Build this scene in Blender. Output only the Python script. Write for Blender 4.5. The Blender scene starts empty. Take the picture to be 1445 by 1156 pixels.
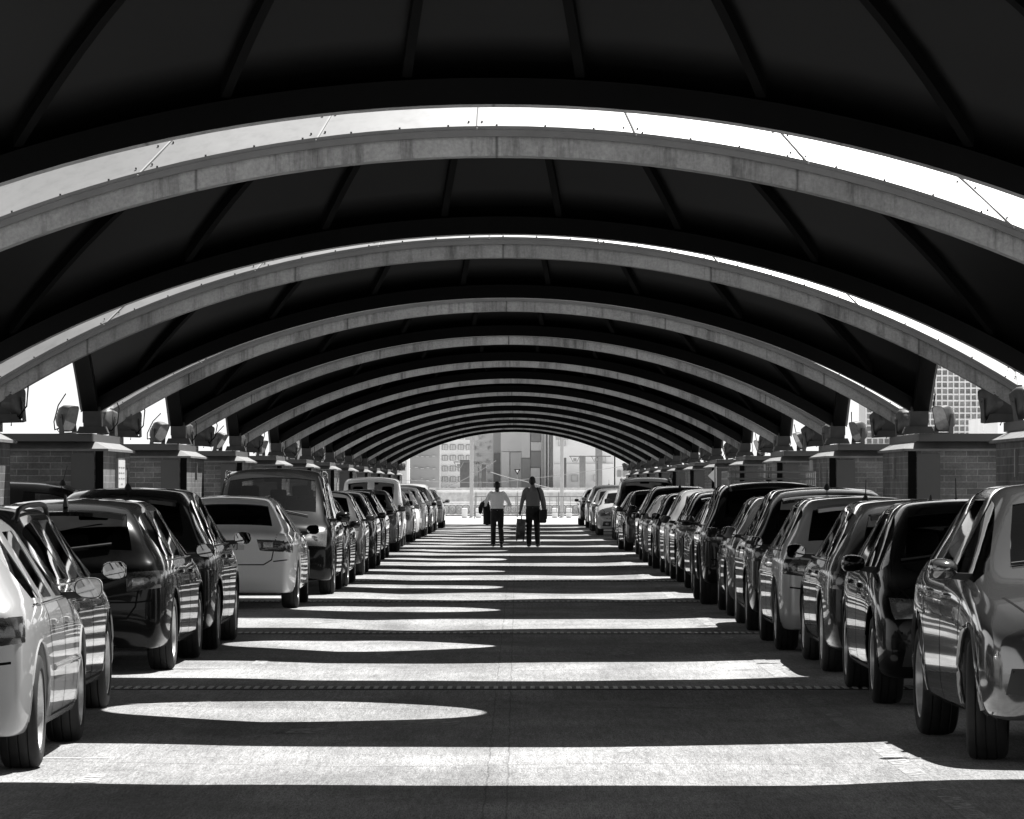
import bpy, bmesh, math, random
from mathutils import Vector, Matrix
from mathutils.bvhtree import BVHTree
R = math.radians
rnd = random.Random(7)
sc = bpy.context.scene
COL = sc.collection

# ------------------------------------------------------------------ materials
def nmat(name):
    m = bpy.data.materials.new(name); m.use_nodes = True
    nt = m.node_tree; b = nt.nodes['Principled BSDF']
    return m, nt, b
def N(nt, typ, **kw):
    n = nt.nodes.new(typ)
    for k, v in kw.items(): setattr(n, k, v)
    return n
def g3(v): return (v, v, v, 1.0)
def ramp(nt, fac, stops):
    r = N(nt, 'ShaderNodeValToRGB')
    e = r.color_ramp.elements
    e[0].position, e[0].color = stops[0][0], g3(stops[0][1])
    e[1].position, e[1].color = stops[-1][0], g3(stops[-1][1])
    for p, v in stops[1:-1]:
        x = e.new(p); x.color = g3(v)
    nt.links.new(fac, r.inputs[0])
    return r.outputs[0]
def noise(nt, vec, scale, detail=4, rough=.6):
    n = N(nt, 'ShaderNodeTexNoise'); n.inputs['Scale'].default_value = scale
    n.inputs['Detail'].default_value = detail; n.inputs['Roughness'].default_value = rough
    if vec is not None: nt.links.new(vec, n.inputs['Vector'])
    return n.outputs['Fac']
def own(nt, vec):
    # every copy of a thing gets its own stains
    oi = N(nt, 'ShaderNodeObjectInfo'); va = N(nt, 'ShaderNodeVectorMath', operation='MULTIPLY_ADD')
    cb = N(nt, 'ShaderNodeCombineXYZ')
    for i in range(3): nt.links.new(oi.outputs['Random'], cb.inputs[i])
    nt.links.new(cb.outputs[0], va.inputs[0]); va.inputs[1].default_value = (37, 53, 11); nt.links.new(vec, va.inputs[2])
    return va.outputs[0]
def mapping(nt, scale=(1, 1, 1), loc=(0, 0, 0), rot=(0, 0, 0), src='Object'):
    t = N(nt, 'ShaderNodeTexCoord'); m = N(nt, 'ShaderNodeMapping')
    m.inputs['Scale'].default_value = scale; m.inputs['Location'].default_value = loc
    m.inputs['Rotation'].default_value = rot
    nt.links.new(t.outputs[src], m.inputs['Vector'])
    return m.outputs[0]
def mul(nt, a, b, mode='MULTIPLY', fac=1.0):
    m = N(nt, 'ShaderNodeMix', data_type='RGBA', blend_type=mode)
    m.inputs['Factor'].default_value = fac
    nt.links.new(a, m.inputs['A'])
    if isinstance(b, float): m.inputs['B'].default_value = g3(b)
    else: nt.links.new(b, m.inputs['B'])
    return m.outputs['Result']
def math2(nt, op, a, b=None, c=None):
    m = N(nt, 'ShaderNodeMath', operation=op)
    for i, x in enumerate((a, b, c)):
        if x is None: continue
        if isinstance(x, (int, float)): m.inputs[i].default_value = x
        else: nt.links.new(x, m.inputs[i])
    return m.outputs[0]
def bump(nt, b, h, strength=.3, dist=.01):
    n = N(nt, 'ShaderNodeBump'); n.inputs['Strength'].default_value = strength
    n.inputs['Distance'].default_value = dist
    nt.links.new(h, n.inputs['Height']); nt.links.new(n.outputs[0], b.inputs['Normal'])

def m_simple(name, v, rough=.6, metal=0., spec=.5, var=.15, scale=6.):
    m, nt, b = nmat(name)
    f = noise(nt, own(nt, mapping(nt)), scale, 5)
    nt.links.new(ramp(nt, f, [(.25, v * (1 - var)), (.75, v * (1 + var))]), b.inputs['Base Color'])
    b.inputs['Roughness'].default_value = rough; b.inputs['Metallic'].default_value = metal
    b.inputs['Specular IOR Level'].default_value = spec
    return m
def m_paint(name, v, metal=.0, rough=.32, dust=.35):
    m, nt, b = nmat(name)
    vec = mapping(nt)
    fl = noise(nt, vec, 900, 1, .5)
    base = ramp(nt, fl, [(.3, v * .88), (.7, v * 1.1)])
    # fine road dust, patchy
    d = noise(nt, vec, 2.3, 6, .65)
    df = ramp(nt, d, [(.45, 0.), (.8, dust * .07)])
    mx = N(nt, 'ShaderNodeMix', data_type='RGBA'); nt.links.new(df, mx.inputs['Factor'])
    nt.links.new(base, mx.inputs['A']); mx.inputs['B'].default_value = g3(.28)
    nt.links.new(mx.outputs['Result'], b.inputs['Base Color'])
    b.inputs['Metallic'].default_value = metal; b.inputs['Roughness'].default_value = rough
    b.inputs['Coat Weight'].default_value = 1.0
    b.inputs['Coat IOR'].default_value = 1.26; b.inputs['Specular IOR Level'].default_value = .1
    cr = ramp(nt, d, [(.4, .008), (.8, .04)])
    nt.links.new(cr, b.inputs['Coat Roughness'])
    w = noise(nt, vec, 3.0, 2, .4)
    n = N(nt, 'ShaderNodeBump'); n.inputs['Strength'].default_value = .015; n.inputs['Distance'].default_value = .02
    nt.links.new(w, n.inputs['Height']); nt.links.new(n.outputs[0], b.inputs['Coat Normal'])
    return m
def m_glass(name, tint, ior=1.3):
    m = bpy.data.materials.new(name); m.use_nodes = True
    nt = m.node_tree; nt.nodes.clear()
    out = N(nt, 'ShaderNodeOutputMaterial'); mix = N(nt, 'ShaderNodeMixShader')
    tr = N(nt, 'ShaderNodeBsdfTransparent'); gl = N(nt, 'ShaderNodeBsdfGlossy')
    fr = N(nt, 'ShaderNodeFresnel'); fr.inputs[0].default_value = ior
    t2 = noise(nt, mapping(nt), 3.0, 5)
    nt.links.new(ramp(nt, t2, [(.3, tint * .8), (.7, tint * 1.15)]), tr.inputs[0])
    gl.inputs['Color'].default_value = g3(.95); gl.inputs['Roughness'].default_value = .015
    nt.links.new(fr.outputs[0], mix.inputs[0]); nt.links.new(tr.outputs[0], mix.inputs[1])
    nt.links.new(gl.outputs[0], mix.inputs[2]); nt.links.new(mix.outputs[0], out.inputs[0])
    return m
def m_gloss(name, v, rough=.12, metal=0., coat=1.):
    m, nt, b = nmat(name)
    f = noise(nt, mapping(nt), 14, 3)
    nt.links.new(ramp(nt, f, [(.3, v * .8), (.7, v * 1.2)]), b.inputs['Base Color'])
    b.inputs['Roughness'].default_value = rough; b.inputs['Metallic'].default_value = metal
    b.inputs['Coat Weight'].default_value = coat; b.inputs['Coat Roughness'].default_value = .02
    return m

def m_lamp(name, v, stripes):
    m, nt, b = nmat(name)
    w = N(nt, 'ShaderNodeTexVoronoi'); w.inputs['Scale'].default_value = stripes
    nt.links.new(mapping(nt, (1, 1, 1.6)), w.inputs['Vector'])
    nt.links.new(ramp(nt, w.outputs['Color'], [(.1, v * .65), (.6, v), (.95, v * 1.3)]), b.inputs['Base Color'])
    b.inputs['Metallic'].default_value = .4
    b.inputs['Roughness'].default_value = .25; b.inputs['Coat Weight'].default_value = 1
    b.inputs['Coat Roughness'].default_value = .01
    return m
M = {}
def mats_cars():
    for k, (v, me, ro) in dict(white=(.9, .0, .3), pearl=(.40, .12, .28), silver=(.42, .25, .3), grey=(.13, .2, .3), steel=(.045, .12, .26),
                               graphite=(.014, .05, .24), black=(.004, .0, .22), mirrorgrey=(.20, .8, .10)).items():
        M['p_' + k] = m_paint('car_paint_' + k, v, me, ro)
    M['glass_front'] = m_glass('windscreen_glass', .62)
    M['glass_side'] = m_glass('side_window_glass', .55, 1.45)
    M['glass_dark'] = m_glass('tinted_glass', .42)
    M['trim'] = m_simple('black_plastic', .012, .55)
    M['well'] = m_simple('wheel_well_plastic', .006, .9, spec=.1)
    M['lining'] = m_simple('cabin_lining', .02, .85)
    M['tyre'] = m_simple('tyre_rubber', .012, .8, var=.35, scale=20)
    M['rim'] = m_gloss('alloy_rim', .62, .3, .35, .5)
    M['disc'] = m_simple('brake_steel', .06, .5, .8)
    M['chrome'] = m_gloss('chrome', .6, .08, 1., 0.)
    M['mirror'] = m_gloss('mirror_glass', .3, .01, 1., 0.)
    M['plate'] = m_simple('plate_white', .6, .4, var=.05)
    M['ink'] = m_simple('ink_black', .01, .5)
    M['tail'] = m_lamp('tail_lamp_lens', .05, 70)
    M['tailclear'] = m_lamp('tail_lamp_clear', .45, 60)
    M['head'] = m_lamp('head_lamp_lens', .20, 110)
    M['lens'] = m_gloss('projector_lens', .5, .05, .6)
    M['seat'] = m_simple('seat_cloth', .03, .9)

# ------------------------------------------------------------------ mesh helpers
def tag(o, label=None, cat=None, group=None, kind=None):
    if label: o['label'] = label
    if cat: o['category'] = cat
    if group: o['group'] = group
    if kind: o['kind'] = kind
    return o
def empty(name, loc=(0, 0, 0), rz=0.):
    o = bpy.data.objects.new(name, None); COL.objects.link(o)
    o.location = loc; o.rotation_euler = (0, 0, rz); o.empty_display_size = .2
    return o
def link_mesh(name, me, parent=None, loc=None):
    o = bpy.data.objects.new(name, me); COL.objects.link(o)
    if parent is not None: o.parent = parent
    if loc is not None: o.location = loc
    return o
def copy_tree(o, parent=None):
    c = o.copy(); COL.objects.link(c)
    if parent is not None: c.parent = parent
    for ch in o.children: copy_tree(ch, c)
    return c
def sharp(me, ang=35):
    me.polygons.foreach_set('use_smooth', [True] * len(me.polygons))
    me.set_sharp_from_angle(angle=R(ang))
class MB:
    def __init__(s): s.v = []; s.f = []; s.mi = []; s.m = 0
    def add(s, vs, fs):
        o = len(s.v); s.v += [tuple(v) for v in vs]
        for f in fs: s.f.append(tuple(i + o for i in f)); s.mi.append(s.m)
    def box(s, lo, hi, mat=None):
        x0, y0, z0 = lo; x1, y1, z1 = hi
        vs = [(x0, y0, z0), (x1, y0, z0), (x1, y1, z0), (x0, y1, z0), (x0, y0, z1), (x1, y0, z1), (x1, y1, z1), (x0, y1, z1)]
        if mat is not None: vs = [mat @ Vector(v) for v in vs]
        s.add(vs, [(0, 3, 2, 1), (4, 5, 6, 7), (0, 1, 5, 4), (1, 2, 6, 5), (2, 3, 7, 6), (3, 0, 4, 7)])
    def hexa(s, b, t):   # 4 bottom pts, 4 top pts
        s.add(list(b) + list(t), [(0, 3, 2, 1), (4, 5, 6, 7), (0, 1, 5, 4), (1, 2, 6, 5), (2, 3, 7, 6), (3, 0, 4, 7)])
    def tube(s, pts, r, n=6, closed=False, cap=True):
        pts = [Vector(p) for p in pts]; m = len(pts); rings = []
        rr = r if isinstance(r, (list, tuple)) else [r] * m
        up = Vector((0, 0, 1))
        for i, p in enumerate(pts):
            a = pts[(i - 1) % m] if (closed or i > 0) else p
            b = pts[(i + 1) % m] if (closed or i < m - 1) else p
            d = (b - a).normalized()
            u = up if abs(d.dot(up)) < .95 else Vector((1, 0, 0))
            e1 = d.cross(u).normalized(); e2 = d.cross(e1)
            rings.append([p + (e1 * math.cos(2 * math.pi * k / n) + e2 * math.sin(2 * math.pi * k / n)) * rr[i] for k in range(n)])
        vs = [v for r_ in rings for v in r_]; fs = []
        for i in range(m if closed else m - 1):
            j = (i + 1) % m
            for k in range(n):
                l = (k + 1) % n
                fs.append((i * n + k, i * n + l, j * n + l, j * n + k))
        if cap and not closed:
            fs.append(tuple(range(n - 1, -1, -1))); fs.append(tuple((m - 1) * n + k for k in range(n)))
        s.add(vs, fs)
    def lathe(s, prof, n=24, axis='x', c=(0, 0, 0), close=False):
        # prof: list of (axial, radius)
        vs = []; fs = []; m = len(prof)
        for (a, r) in prof:
            for k in range(n):
                t = 2 * math.pi * k / n; p = (r * math.cos(t), r * math.sin(t))
                v = {'x': (a, p[0], p[1]), 'y': (p[0], a, p[1]), 'z': (p[0], p[1], a)}[axis]
                vs.append((v[0] + c[0], v[1] + c[1], v[2] + c[2]))
        for i in range(m if close else m - 1):
            j = (i + 1) % m
            for k in range(n):
                l = (k + 1) % n
                fs.append((i * n + k, j * n + k, j * n + l, i * n + l))
        s.add(vs, fs)
    def mesh(s, name, mats, smooth=None):
        me = bpy.data.meshes.new(name); me.from_pydata(s.v, [], s.f)
        if not isinstance(mats, (list, tuple)): mats = [mats]
        for m in mats: me.materials.append(m)
        me.polygons.foreach_set('material_index', s.mi)
        bm = bmesh.new(); bm.from_mesh(me); bmesh.ops.recalc_face_normals(bm, faces=bm.faces); bm.to_mesh(me); bm.free()
        if smooth: sharp(me, smooth)
        me.update(); return me
    def build(s, name, mats, parent=None, smooth=None, loc=None):
        return link_mesh(name, s.mesh(name, mats, smooth), parent, loc)
def rbox(lo, hi, bev=.03, seg=2, mat=None):
    # rounded box as (verts, faces)
    bm = bmesh.new(); bmesh.ops.create_cube(bm, size=1)
    for v in bm.verts:
        v.co = Vector([lo[i] + (hi[i] - lo[i]) * (v.co[i] + .5) for i in range(3)])
    bmesh.ops.bevel(bm, geom=bm.edges[:], offset=bev, segments=seg, profile=.5, affect='EDGES')
    if mat is not None: bmesh.ops.transform(bm, matrix=mat, verts=bm.verts)
    bm.verts.index_update()
    vs = [v.co.copy() for v in bm.verts]; fs = [tuple(v.index for v in f.verts) for f in bm.faces]
    bm.free(); return vs, fs
def eval_mesh(o):
    dg = bpy.context.evaluated_depsgraph_get()
    return bpy.data.meshes.new_from_object(o.evaluated_get(dg), preserve_all_data_layers=False, depsgraph=dg)
# ------------------------------------------------------------------ cars
CARMATS = ['PAINT', 'glass_dark', 'glass_front', 'glass_side', 'trim', 'well', 'lining']
COLX = [0., .48, .80, .93, 1.]
def body_mesh(S):
    """loft: half ring = bottom row b0..b4, side rows s1..s4, top row t4..t0; stations from rear to front; grids close both ends"""
    st = S['st']; n = len(st); zu = S.get('zu', .2)
    V = []; idx = {}
    def put(key, co, mirror=True):
        idx[key] = len(V); V.append(Vector(co))
    def ring(j):
        q = st[j]; yl, yb, yt, w, zb, wb, zt, wt, bow, g = q
        pts = {}
        z0 = zu
        for c, f in enumerate(COLX): pts[('b', c)] = (f * w * .93, yl, z0)
        for r, (fz, fx) in enumerate(((.04, .965), (.2, .995), (.56, 1.0), (.86, .985))):
            pts[('s', r)] = (w * fx, yl + (yb - yl) * fz, z0 + (zb - z0) * fz)
        pts[('t', 4)] = (wb, yb, zb)
        if g:
            cr = .035 + .02 * (S['H'] > 1.6)
            pts[('t', 3)] = (wt, yt, zt - cr - .065)
            pts[('t', 2)] = (wt - .085, yt + bow * .25, zt - cr)
            pts[('t', 1)] = (wt * .5, yt + bow * .75, zt - cr * .25)
            pts[('t', 0)] = (0, yt + bow, zt)
        else:
            for c in (3, 2, 1, 0):
                f = [0, .48, .82, .93][c]
                pts[('t', c)] = (wb * f, yb + (yt - yb) * (1 - f) ** .5 + bow * (1 - f * f), zb + (zt - zb) * (1 - f ** 2.5))
        return pts
    rings = [ring(j) for j in range(n)]
    order = [('b', 0), ('b', 1), ('b', 2), ('b', 3), ('b', 4), ('s', 0), ('s', 1), ('s', 2), ('s', 3), ('t', 4), ('t', 3), ('t', 2), ('t', 1), ('t', 0)]
    for j in range(n):
        for k in order:
            x, y, z = rings[j][k]
            put((j, k, 1), (x, y, z))
            if x > 1e-6: put((j, k, -1), (-x, y, z))
            else: idx[(j, k, -1)] = idx[(j, k, 1)]
    F = []; mi = []
    def q(a, b, c, d, m):
        f = []
        for t in (a, b, c, d):
            if idx[t] not in f: f.append(idx[t])
        if len(f) > 2: F.append(f); mi.append(m)
    gl = S['glass']
    for j in range(n - 1):
        for i in range(len(order) - 1):
            a, b = order[i], order[i + 1]
            m = 0
            if a[0] == 'b': m = 4
            if b == ('s', 0) or a == ('s', 0): m = 4 if (b == ('s', 0) or S.get('sill')) else 0
            if a == ('t', 4): m = gl['side'].get(j, 0)
            if a[0] == 't' and a[1] in (2, 1): m = gl['top'].get(j, 0)
            for s in (1, -1):
                q((j, a, s), (j + 1, a, s), (j + 1, b, s), (j, b, s), m)
    # end faces
    for end, j in (('rear', 0), ('front', n - 1)):
        E = S[end]; sg = -1 if end == 'rear' else 1
        rows = [('s', r) for r in range(4)]
        for ri, r in enumerate(rows):
            xs, ys, zs = rings[j][r]
            fz = (.04, .2, .56, .86)[ri]
            for c in range(4):
                xb = rings[j][('b', c)][0]; xt = rings[j][('t', c)][0]
                x = xb + (xt - xb) * fz
                y = ys + (E['y'][ri] - ys) * (1 - (x / xs) ** 2.6)
                for s in (1, -1):
                    if c == 0 and s == -1: idx[(end, ri, 0, -1)] = idx[(end, ri, 0, 1)]
                    else: put((end, ri, c, s), (s * x, y, zs))
            for s in (1, -1): idx[(end, ri, 4, s)] = idx[(j, r, s)]
        for c in range(5):
            for s in (1, -1):
                idx[(end, -1, c, s)] = idx[(j, ('b', c), s)]; idx[(end, 4, c, s)] = idx[(j, ('t', c), s)]
        for ri in range(-1, 4):
            for c in range(4):
                m = E['m'].get((ri, c), 4 if ri == -1 else 0)
                for s in (1, -1):
                    q((end, ri, c, s), (end, ri, c + 1, s), (end, ri + 1, c + 1, s), (end, ri + 1, c, s), m)
    me = bpy.data.meshes.new('body'); me.from_pydata(V, [], F)
    me.polygons.foreach_set('material_index', mi)
    for k in CARMATS: me.materials.append(M['p_black'] if k == 'PAINT' else M[k])
    bm = bmesh.new(); bm.from_mesh(me)
    bmesh.ops.recalc_face_normals(bm, faces=bm.faces)
    cl = bm.edges.layers.float.new('crease_edge')
    inv = {}
    for k, v in idx.items(): inv.setdefault(v, []).append(k)
    bm.verts.ensure_lookup_table()
    def crease(k1, k2, w):
        e = bm.edges.get((bm.verts[idx[k1]], bm.verts[idx[k2]]))
        if e: e[cl] = max(e[cl], w)
    for s in (1, -1):
        for j in range(n - 1):
            crease((j, ('t', 4), s), (j + 1, ('t', 4), s), S.get('cb', .55))
            crease((j, ('s', 3), s), (j + 1, ('s', 3), s), S.get('cs', .25))
            if st[j][9] or st[j + 1][9]:
                crease((j, ('t', 3), s), (j + 1, ('t', 3), s), .5)
                crease((j, ('t', 2), s), (j + 1, ('t', 2), s), .35)
        for j, w in S.get('cst', {}).items():   # crease across top at station
            for a, b in ((4, 3), (3, 2), (2, 1), (1, 0)):
                crease((j, ('t', a), s), (j, ('t', b), s), w)
        for end in ('rear', 'front'):
            for ri, w in S[end].get('cr', {}).items():
                for c in range(4): crease((end, ri, c, s), (end, ri, c + 1, s), w)
    bm.to_mesh(me); bm.free()
    return me

def lerp(a, b, t): return a + (b - a) * t
def car_proto(S):
    """builds one car (rear at y=0 in its own frame, then centred) and returns its root Empty"""
    L, W, H = S['L'], S['W'], S['H']; rw = S['rw']; yr, yf = S['ro'], S['ro'] + S['wb']
    off = Vector((0, -L / 2, 0))
    root = empty(S['name'])
    base = link_mesh('tmp_body', body_mesh(S))
    md = base.modifiers.new('s', 'SUBSURF'); md.levels = S.get('sub', 2); md.render_levels = md.levels
    cut = MB(); cut.m = 5
    for y in (yr, yf):
        for s in (1, -1):
            x0, x1 = s * (W / 2 - .32), s * (W / 2 + .2)
            cut.lathe([(min(x0, x1), .001), (min(x0, x1), rw + .055), (max(x0, x1), rw + .055), (max(x0, x1), .001)], 40, 'x', (0, y, rw + .01))
    cm = cut.mesh('cutter', [M[k] if k != 'PAINT' else M['p_black'] for k in CARMATS])
    bm = bmesh.new(); bm.from_mesh(cm); bmesh.ops.remove_doubles(bm, verts=bm.verts, dist=.003)
    bmesh.ops.recalc_face_normals(bm, faces=bm.faces); bm.to_mesh(cm); bm.free()
    co = link_mesh('tmp_cut', cm)
    bpy.context.view_layer.update()
    whole = eval_mesh(base)
    bvh_me = whole.copy()
    bmw = bmesh.new(); bmw.from_mesh(bvh_me); bvh = BVHTree.FromBMesh(bmw); bmw.free()
    b2 = base.modifiers.new('b', 'BOOLEAN'); b2.operation = 'DIFFERENCE'; b2.object = co; b2.solver = 'EXACT'
    bpy.context.view_layer.update()
    done = eval_mesh(base)
    bpy.data.objects.remove(base); bpy.data.objects.remove(co)
    # split by material
    def extract(name, keep, thick=None):
        bm = bmesh.new(); bm.from_mesh(done)
        bmesh.ops.delete(bm, geom=[f for f in bm.faces if f.material_index not in keep], context='FACES')
        if not bm.faces: bm.free(); return None
        bmesh.ops.translate(bm, verts=bm.verts, vec=off)
        me = bpy.data.meshes.new(name); bm.to_mesh(me); bm.free()
        return me
    body = extract('body', (0, 4, 5))
    body.materials.clear()
    for k in CARMATS: body.materials.append(M['p_black'] if k == 'PAINT' else M[k])
    ob = link_mesh('body', body, root)
    so = ob.modifiers.new('t', 'SOLIDIFY'); so.thickness = .018; so.offset = -1; so.material_offset = 6; so.material_offset_rim = 0; so.use_even_offset = False
    bpy.context.view_layer.update()
    nb = eval_mesh(ob); ob.modifiers.clear(); ob.data = nb; nb.name = 'body'; sharp(nb, 42)
    ob.material_slots[0].link = 'OBJECT'
    for name, k in (('rear_window', 1), ('windscreen', 2), ('side_window', 3)):
        me = extract(name, (k,))
        if me is None: continue
        # loose islands become panes of their own
        bm = bmesh.new(); bm.from_mesh(me); seen = set(); isl = []
        for f in bm.faces:
            if f in seen: continue
            st = [f]; seen.add(f); comp = []
            while st:
                a = st.pop(); comp.append(a)
                for e in a.edges:
                    for b in e.link_faces:
                        if b not in seen: seen.add(b); st.append(b)
            isl.append(comp)
        for comp in isl:
            vs = {}; vl = []; fl = []
            for f in comp:
                for v in f.verts:
                    if v not in vs: vs[v] = len(vl); vl.append(v.co - v.normal * .004)
                fl.append([vs[v] for v in f.verts])
            pm = bpy.data.meshes.new(name); pm.from_pydata(vl, [], fl); pm.materials.append(M[CARMATS[k]])
            pm.polygons.foreach_set('use_smooth', [True] * len(pm.polygons))
            link_mesh(name, pm, root)
        bm.free()
    # ---- helpers that lay things on the skin (whole car frame, rear at y=0)
    def hit(o, d):
        l, nrm, i, dist = bvh.ray_cast(Vector(o), Vector(d).normalized())
        return (l, nrm) if l is not None else (None, None)
    def side(s, y, z):
        return hit((s * 2.5, y, z), (-s, 0, 0))
    def ribbon(mb, samples, wdt, lift=.0015):
        # samples = list of (point, normal)
        pr = []
        for i, (p, nrm) in enumerate(samples):
            a = samples[max(i - 1, 0)][0]; b = samples[min(i + 1, len(samples) - 1)][0]
            t = (b - a).normalized(); e = t.cross(nrm).normalized() * wdt / 2
            pr += [p + nrm * lift - e + off, p + nrm * lift + e + off]
        mb.add(pr, [(2 * i, 2 * i + 1, 2 * i + 3, 2 * i + 2) for i in range(len(samples) - 1)])
    def path(pts, n=10):
        out = []
        for a, b in zip(pts[:-1], pts[1:]):
            for k in range(n): out.append(tuple(lerp(a[i], b[i], k / n) for i in range(len(a))))
        out.append(pts[-1]); return out
    def seam_side(mb, s, pts, wdt=.015):
        smp = []
        for (y, z) in path(pts):
            # stay off the wheel wells
            if any((y - yc) ** 2 + (z - rw - .01) ** 2 < (rw + .06) ** 2 for yc in (yr, yf)): continue
            p, nn = side(s, y, z)
            if p is not None: smp.append((p, nn))
        if len(smp) > 1: ribbon(mb, smp, wdt)
    def seam_end(mb, front, pts, wdt=.014):
        smp = []
        for (x, z) in path(pts):
            p, nn = hit((x, L + 2 if front else -2, z), (0, -1 if front else 1, 0))
            if p is not None: smp.append((p, nn))
        if len(smp) > 1: ribbon(mb, smp, wdt)
    def patch(name, mat, corners, o, d, lift=.006, n=9, m=6, parent=root, bulge=.006):
        """four corners (u,v) on a plane through o facing d; the skin under it is lifted a little"""
        d = Vector(d).normalized(); up = Vector((0, 0, 1)); u = d.cross(up).normalized()
        vs = []; ok = True
        for j in range(m + 1):
            for i in range(n + 1):
                a, b = i / n, j / m
                c = [lerp(lerp(corners[0][k], corners[1][k], a), lerp(corners[3][k], corners[2][k], a), b) for k in (0, 1)]
                p, nn = hit(Vector(o) + u * c[0] + up * c[1] - d * 3, d)
                if p is None: return None
                e = min(a, 1 - a, b * m / n, (1 - b) * m / n) * 6
                vs.append(p + nn * (lift * min(1, e + .25) + bulge * min(1., e)) + off)
        mb = MB()
        mb.add(vs, [(j * (n + 1) + i, j * (n + 1) + i + 1, (j + 1) * (n + 1) + i + 1, (j + 1) * (n + 1) + i) for j in range(m) for i in range(n)])
        me = mb.mesh(name, M[mat]); sharp(me, 60)
        # make sure it faces outwards
        return link_mesh(name, me, parent)
    zb = S['zb']
    seams = MB()
    for s in (1, -1):
        for dl in S['doors']: seam_side(seams, s, dl)
    if S.get('lid'): seam_end(seams, False, S['lid'])
    if S.get('lid'): seam_end(seams, False, [(-x, z) for x, z in S['lid']])
    if S.get('rbump'): seam_end(seams, False, S['rbump'])
    if S.get('hood'): seam_end(seams, True, S['hood']); seam_end(seams, True, [(-x, z) for x, z in S['hood']])
    if S.get('fbump'): seam_end(seams, True, S['fbump'])
    # the shut lines belong to the body skin
    tm = seams.mesh('tmp', M['well']); tm.polygons.foreach_set('material_index', [5] * len(tm.polygons))
    bm = bmesh.new(); bm.from_mesh(nb); bm.from_mesh(tm); bm.to_mesh(nb); bm.free(); bpy.data.meshes.remove(tm)
    # window surround strips (chrome or black) along the belt
    for s in (1, -1):
        mb = MB(); smp = []
        for y in [lerp(S['belt'][0], S['belt'][1], k / 16) for k in range(17)]:
            zz = S['beltz'](y) if S.get('beltz') else zb
            p, nn = side(s, y, zz - .012)
            if p is not None: smp.append(p + nn * .002 + off)
        mb.tube(smp, .007, 5); mb.build('belt_moulding', M[S.get('beltmat', 'trim')], root, 60)
        # door handles
        for y, z in S['handles']:
            p, nn = side(s, y, z)
            if p is None: continue
            p = p + off; mb = MB()
            mb.add(*rbox((-.018, -.09, -.016), (.026, .09, .016), .01, 2, Matrix.Translation(p)))
            o = mb.build('door_handle', M['p_black'], root, 40); o.material_slots[0].link = 'OBJECT'; o['paint'] = 1
        if S.get('moulding'):
            for (y0, y1, z) in S['moulding']:
                smp = []
                for k in range(15):
                    p, nn = side(s, lerp(y0, y1, k / 14), z)
                    if p is not None: smp.append(p + off)
                mb = MB(); mb.tube(smp, .02, 6)
                o = mb.build('side_moulding', M['p_black'], root, 60); o.material_slots[0].link = 'OBJECT'; o['paint'] = 1
        # arch lips
        for yc in (yr, yf):
            pts = []
            for k in range(25):
                t = R(-8 + 196 * k / 24); y = yc + (rw + .06) * math.cos(t); z = rw + .01 + (rw + .06) * math.sin(t)
                if z < S.get('zu', .2) + .03: continue
                p, nn = side(s, y, z)
                if p is not None and abs(p.x) > W / 2 - .25: pts.append(p + off + Vector((-s * .006, 0, 0)))
            mb = MB(); mb.tube(pts, S.get('lip', .012), 6)
            o = mb.build('wheel_arch', M['trim'] if S.get('cladding') else M['p_black'], root, 60)
            if not S.get('cladding'): o.material_slots[0].link = 'OBJECT'; o['paint'] = 1
    # wheels
    wme = wheel_meshes(rw, S.get('tw', .21), S.get('spokes', 5))
    for y in (yr, yf):
        for s in (1, -1):
            wx = s * (W / 2 - .02 - S.get('tw', .21) / 2)
            wo = link_mesh('wheel', wme[0], root, (wx, y + off.y, rw))
            if s < 0: wo.rotation_euler = (0, 0, math.pi)
            wo.rotation_euler.x = 0
            t = link_mesh('tyre', wme[1], wo); r_ = link_mesh('rim', wme[2], wo)
            t.rotation_euler.x = r_.rotation_euler.x = rnd.uniform(0, 6)
    # mirrors
    ym, zm = S['mirror']
    for s in (1, -1):
        p, nn = side(s, ym, zm - .03)
        if p is None: continue
        p = p + off; k = S.get('mk', 1.)
        mb = MB()
        # lofted shell: open bowl whose mouth faces the rear
        rings = []
        for yy, f in ((-.035, .97), (-.02, 1.), (.03, .97), (.08, .8), (.115, .45), (.125, .1)):
            rings.append([(s * (.135 * k + .086 * k * f * math.copysign(abs(math.cos(t)) ** .7, math.cos(t))), yy, .055 + .062 * k * f * math.copysign(abs(math.sin(t)) ** .75, math.sin(t)) * (1 + .12 * math.cos(t))) for t in [2 * math.pi * i / 16 for i in range(16)]])
        vs = [Vector(v) + p for rg in rings for v in rg]
        fs = [(a * 16 + i, a * 16 + (i + 1) % 16, (a + 1) * 16 + (i + 1) % 16, (a + 1) * 16 + i) for a in range(5) for i in range(16)]
        fs.append(tuple(80 + i for i in range(16)))
        mb.add(vs, fs)
        mb.m = 1
        mb.hexa([p + Vector((s * a, b, c)) for a, b, c in ((-.04, -.02, -.02), (.09, -.015, .0), (.09, .05, .0), (-.04, .07, -.02))],
                [p + Vector((s * a, b, c)) for a, b, c in ((-.04, -.02, .03), (.09, -.015, .035), (.09, .05, .035), (-.04, .07, .03))])
        o = mb.build('mirror_shell', [M['p_black'], M['trim']], root, 50)
        if not S.get('blackmirror'): o.material_slots[0].link = 'OBJECT'; o['paint'] = 1
        gm = MB(); gv = [Vector((v[0] - (v[0] - s * .135 * k) * .1, -.024, v[2] - (v[2] - .055) * .1)) + p for v in rings[1]]
        gm.add(gv, [tuple(range(16)) if s > 0 else tuple(range(15, -1, -1))])
        link_mesh('mirror_glass', gm.mesh('mirror_glass', M['mirror']), o)
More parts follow.
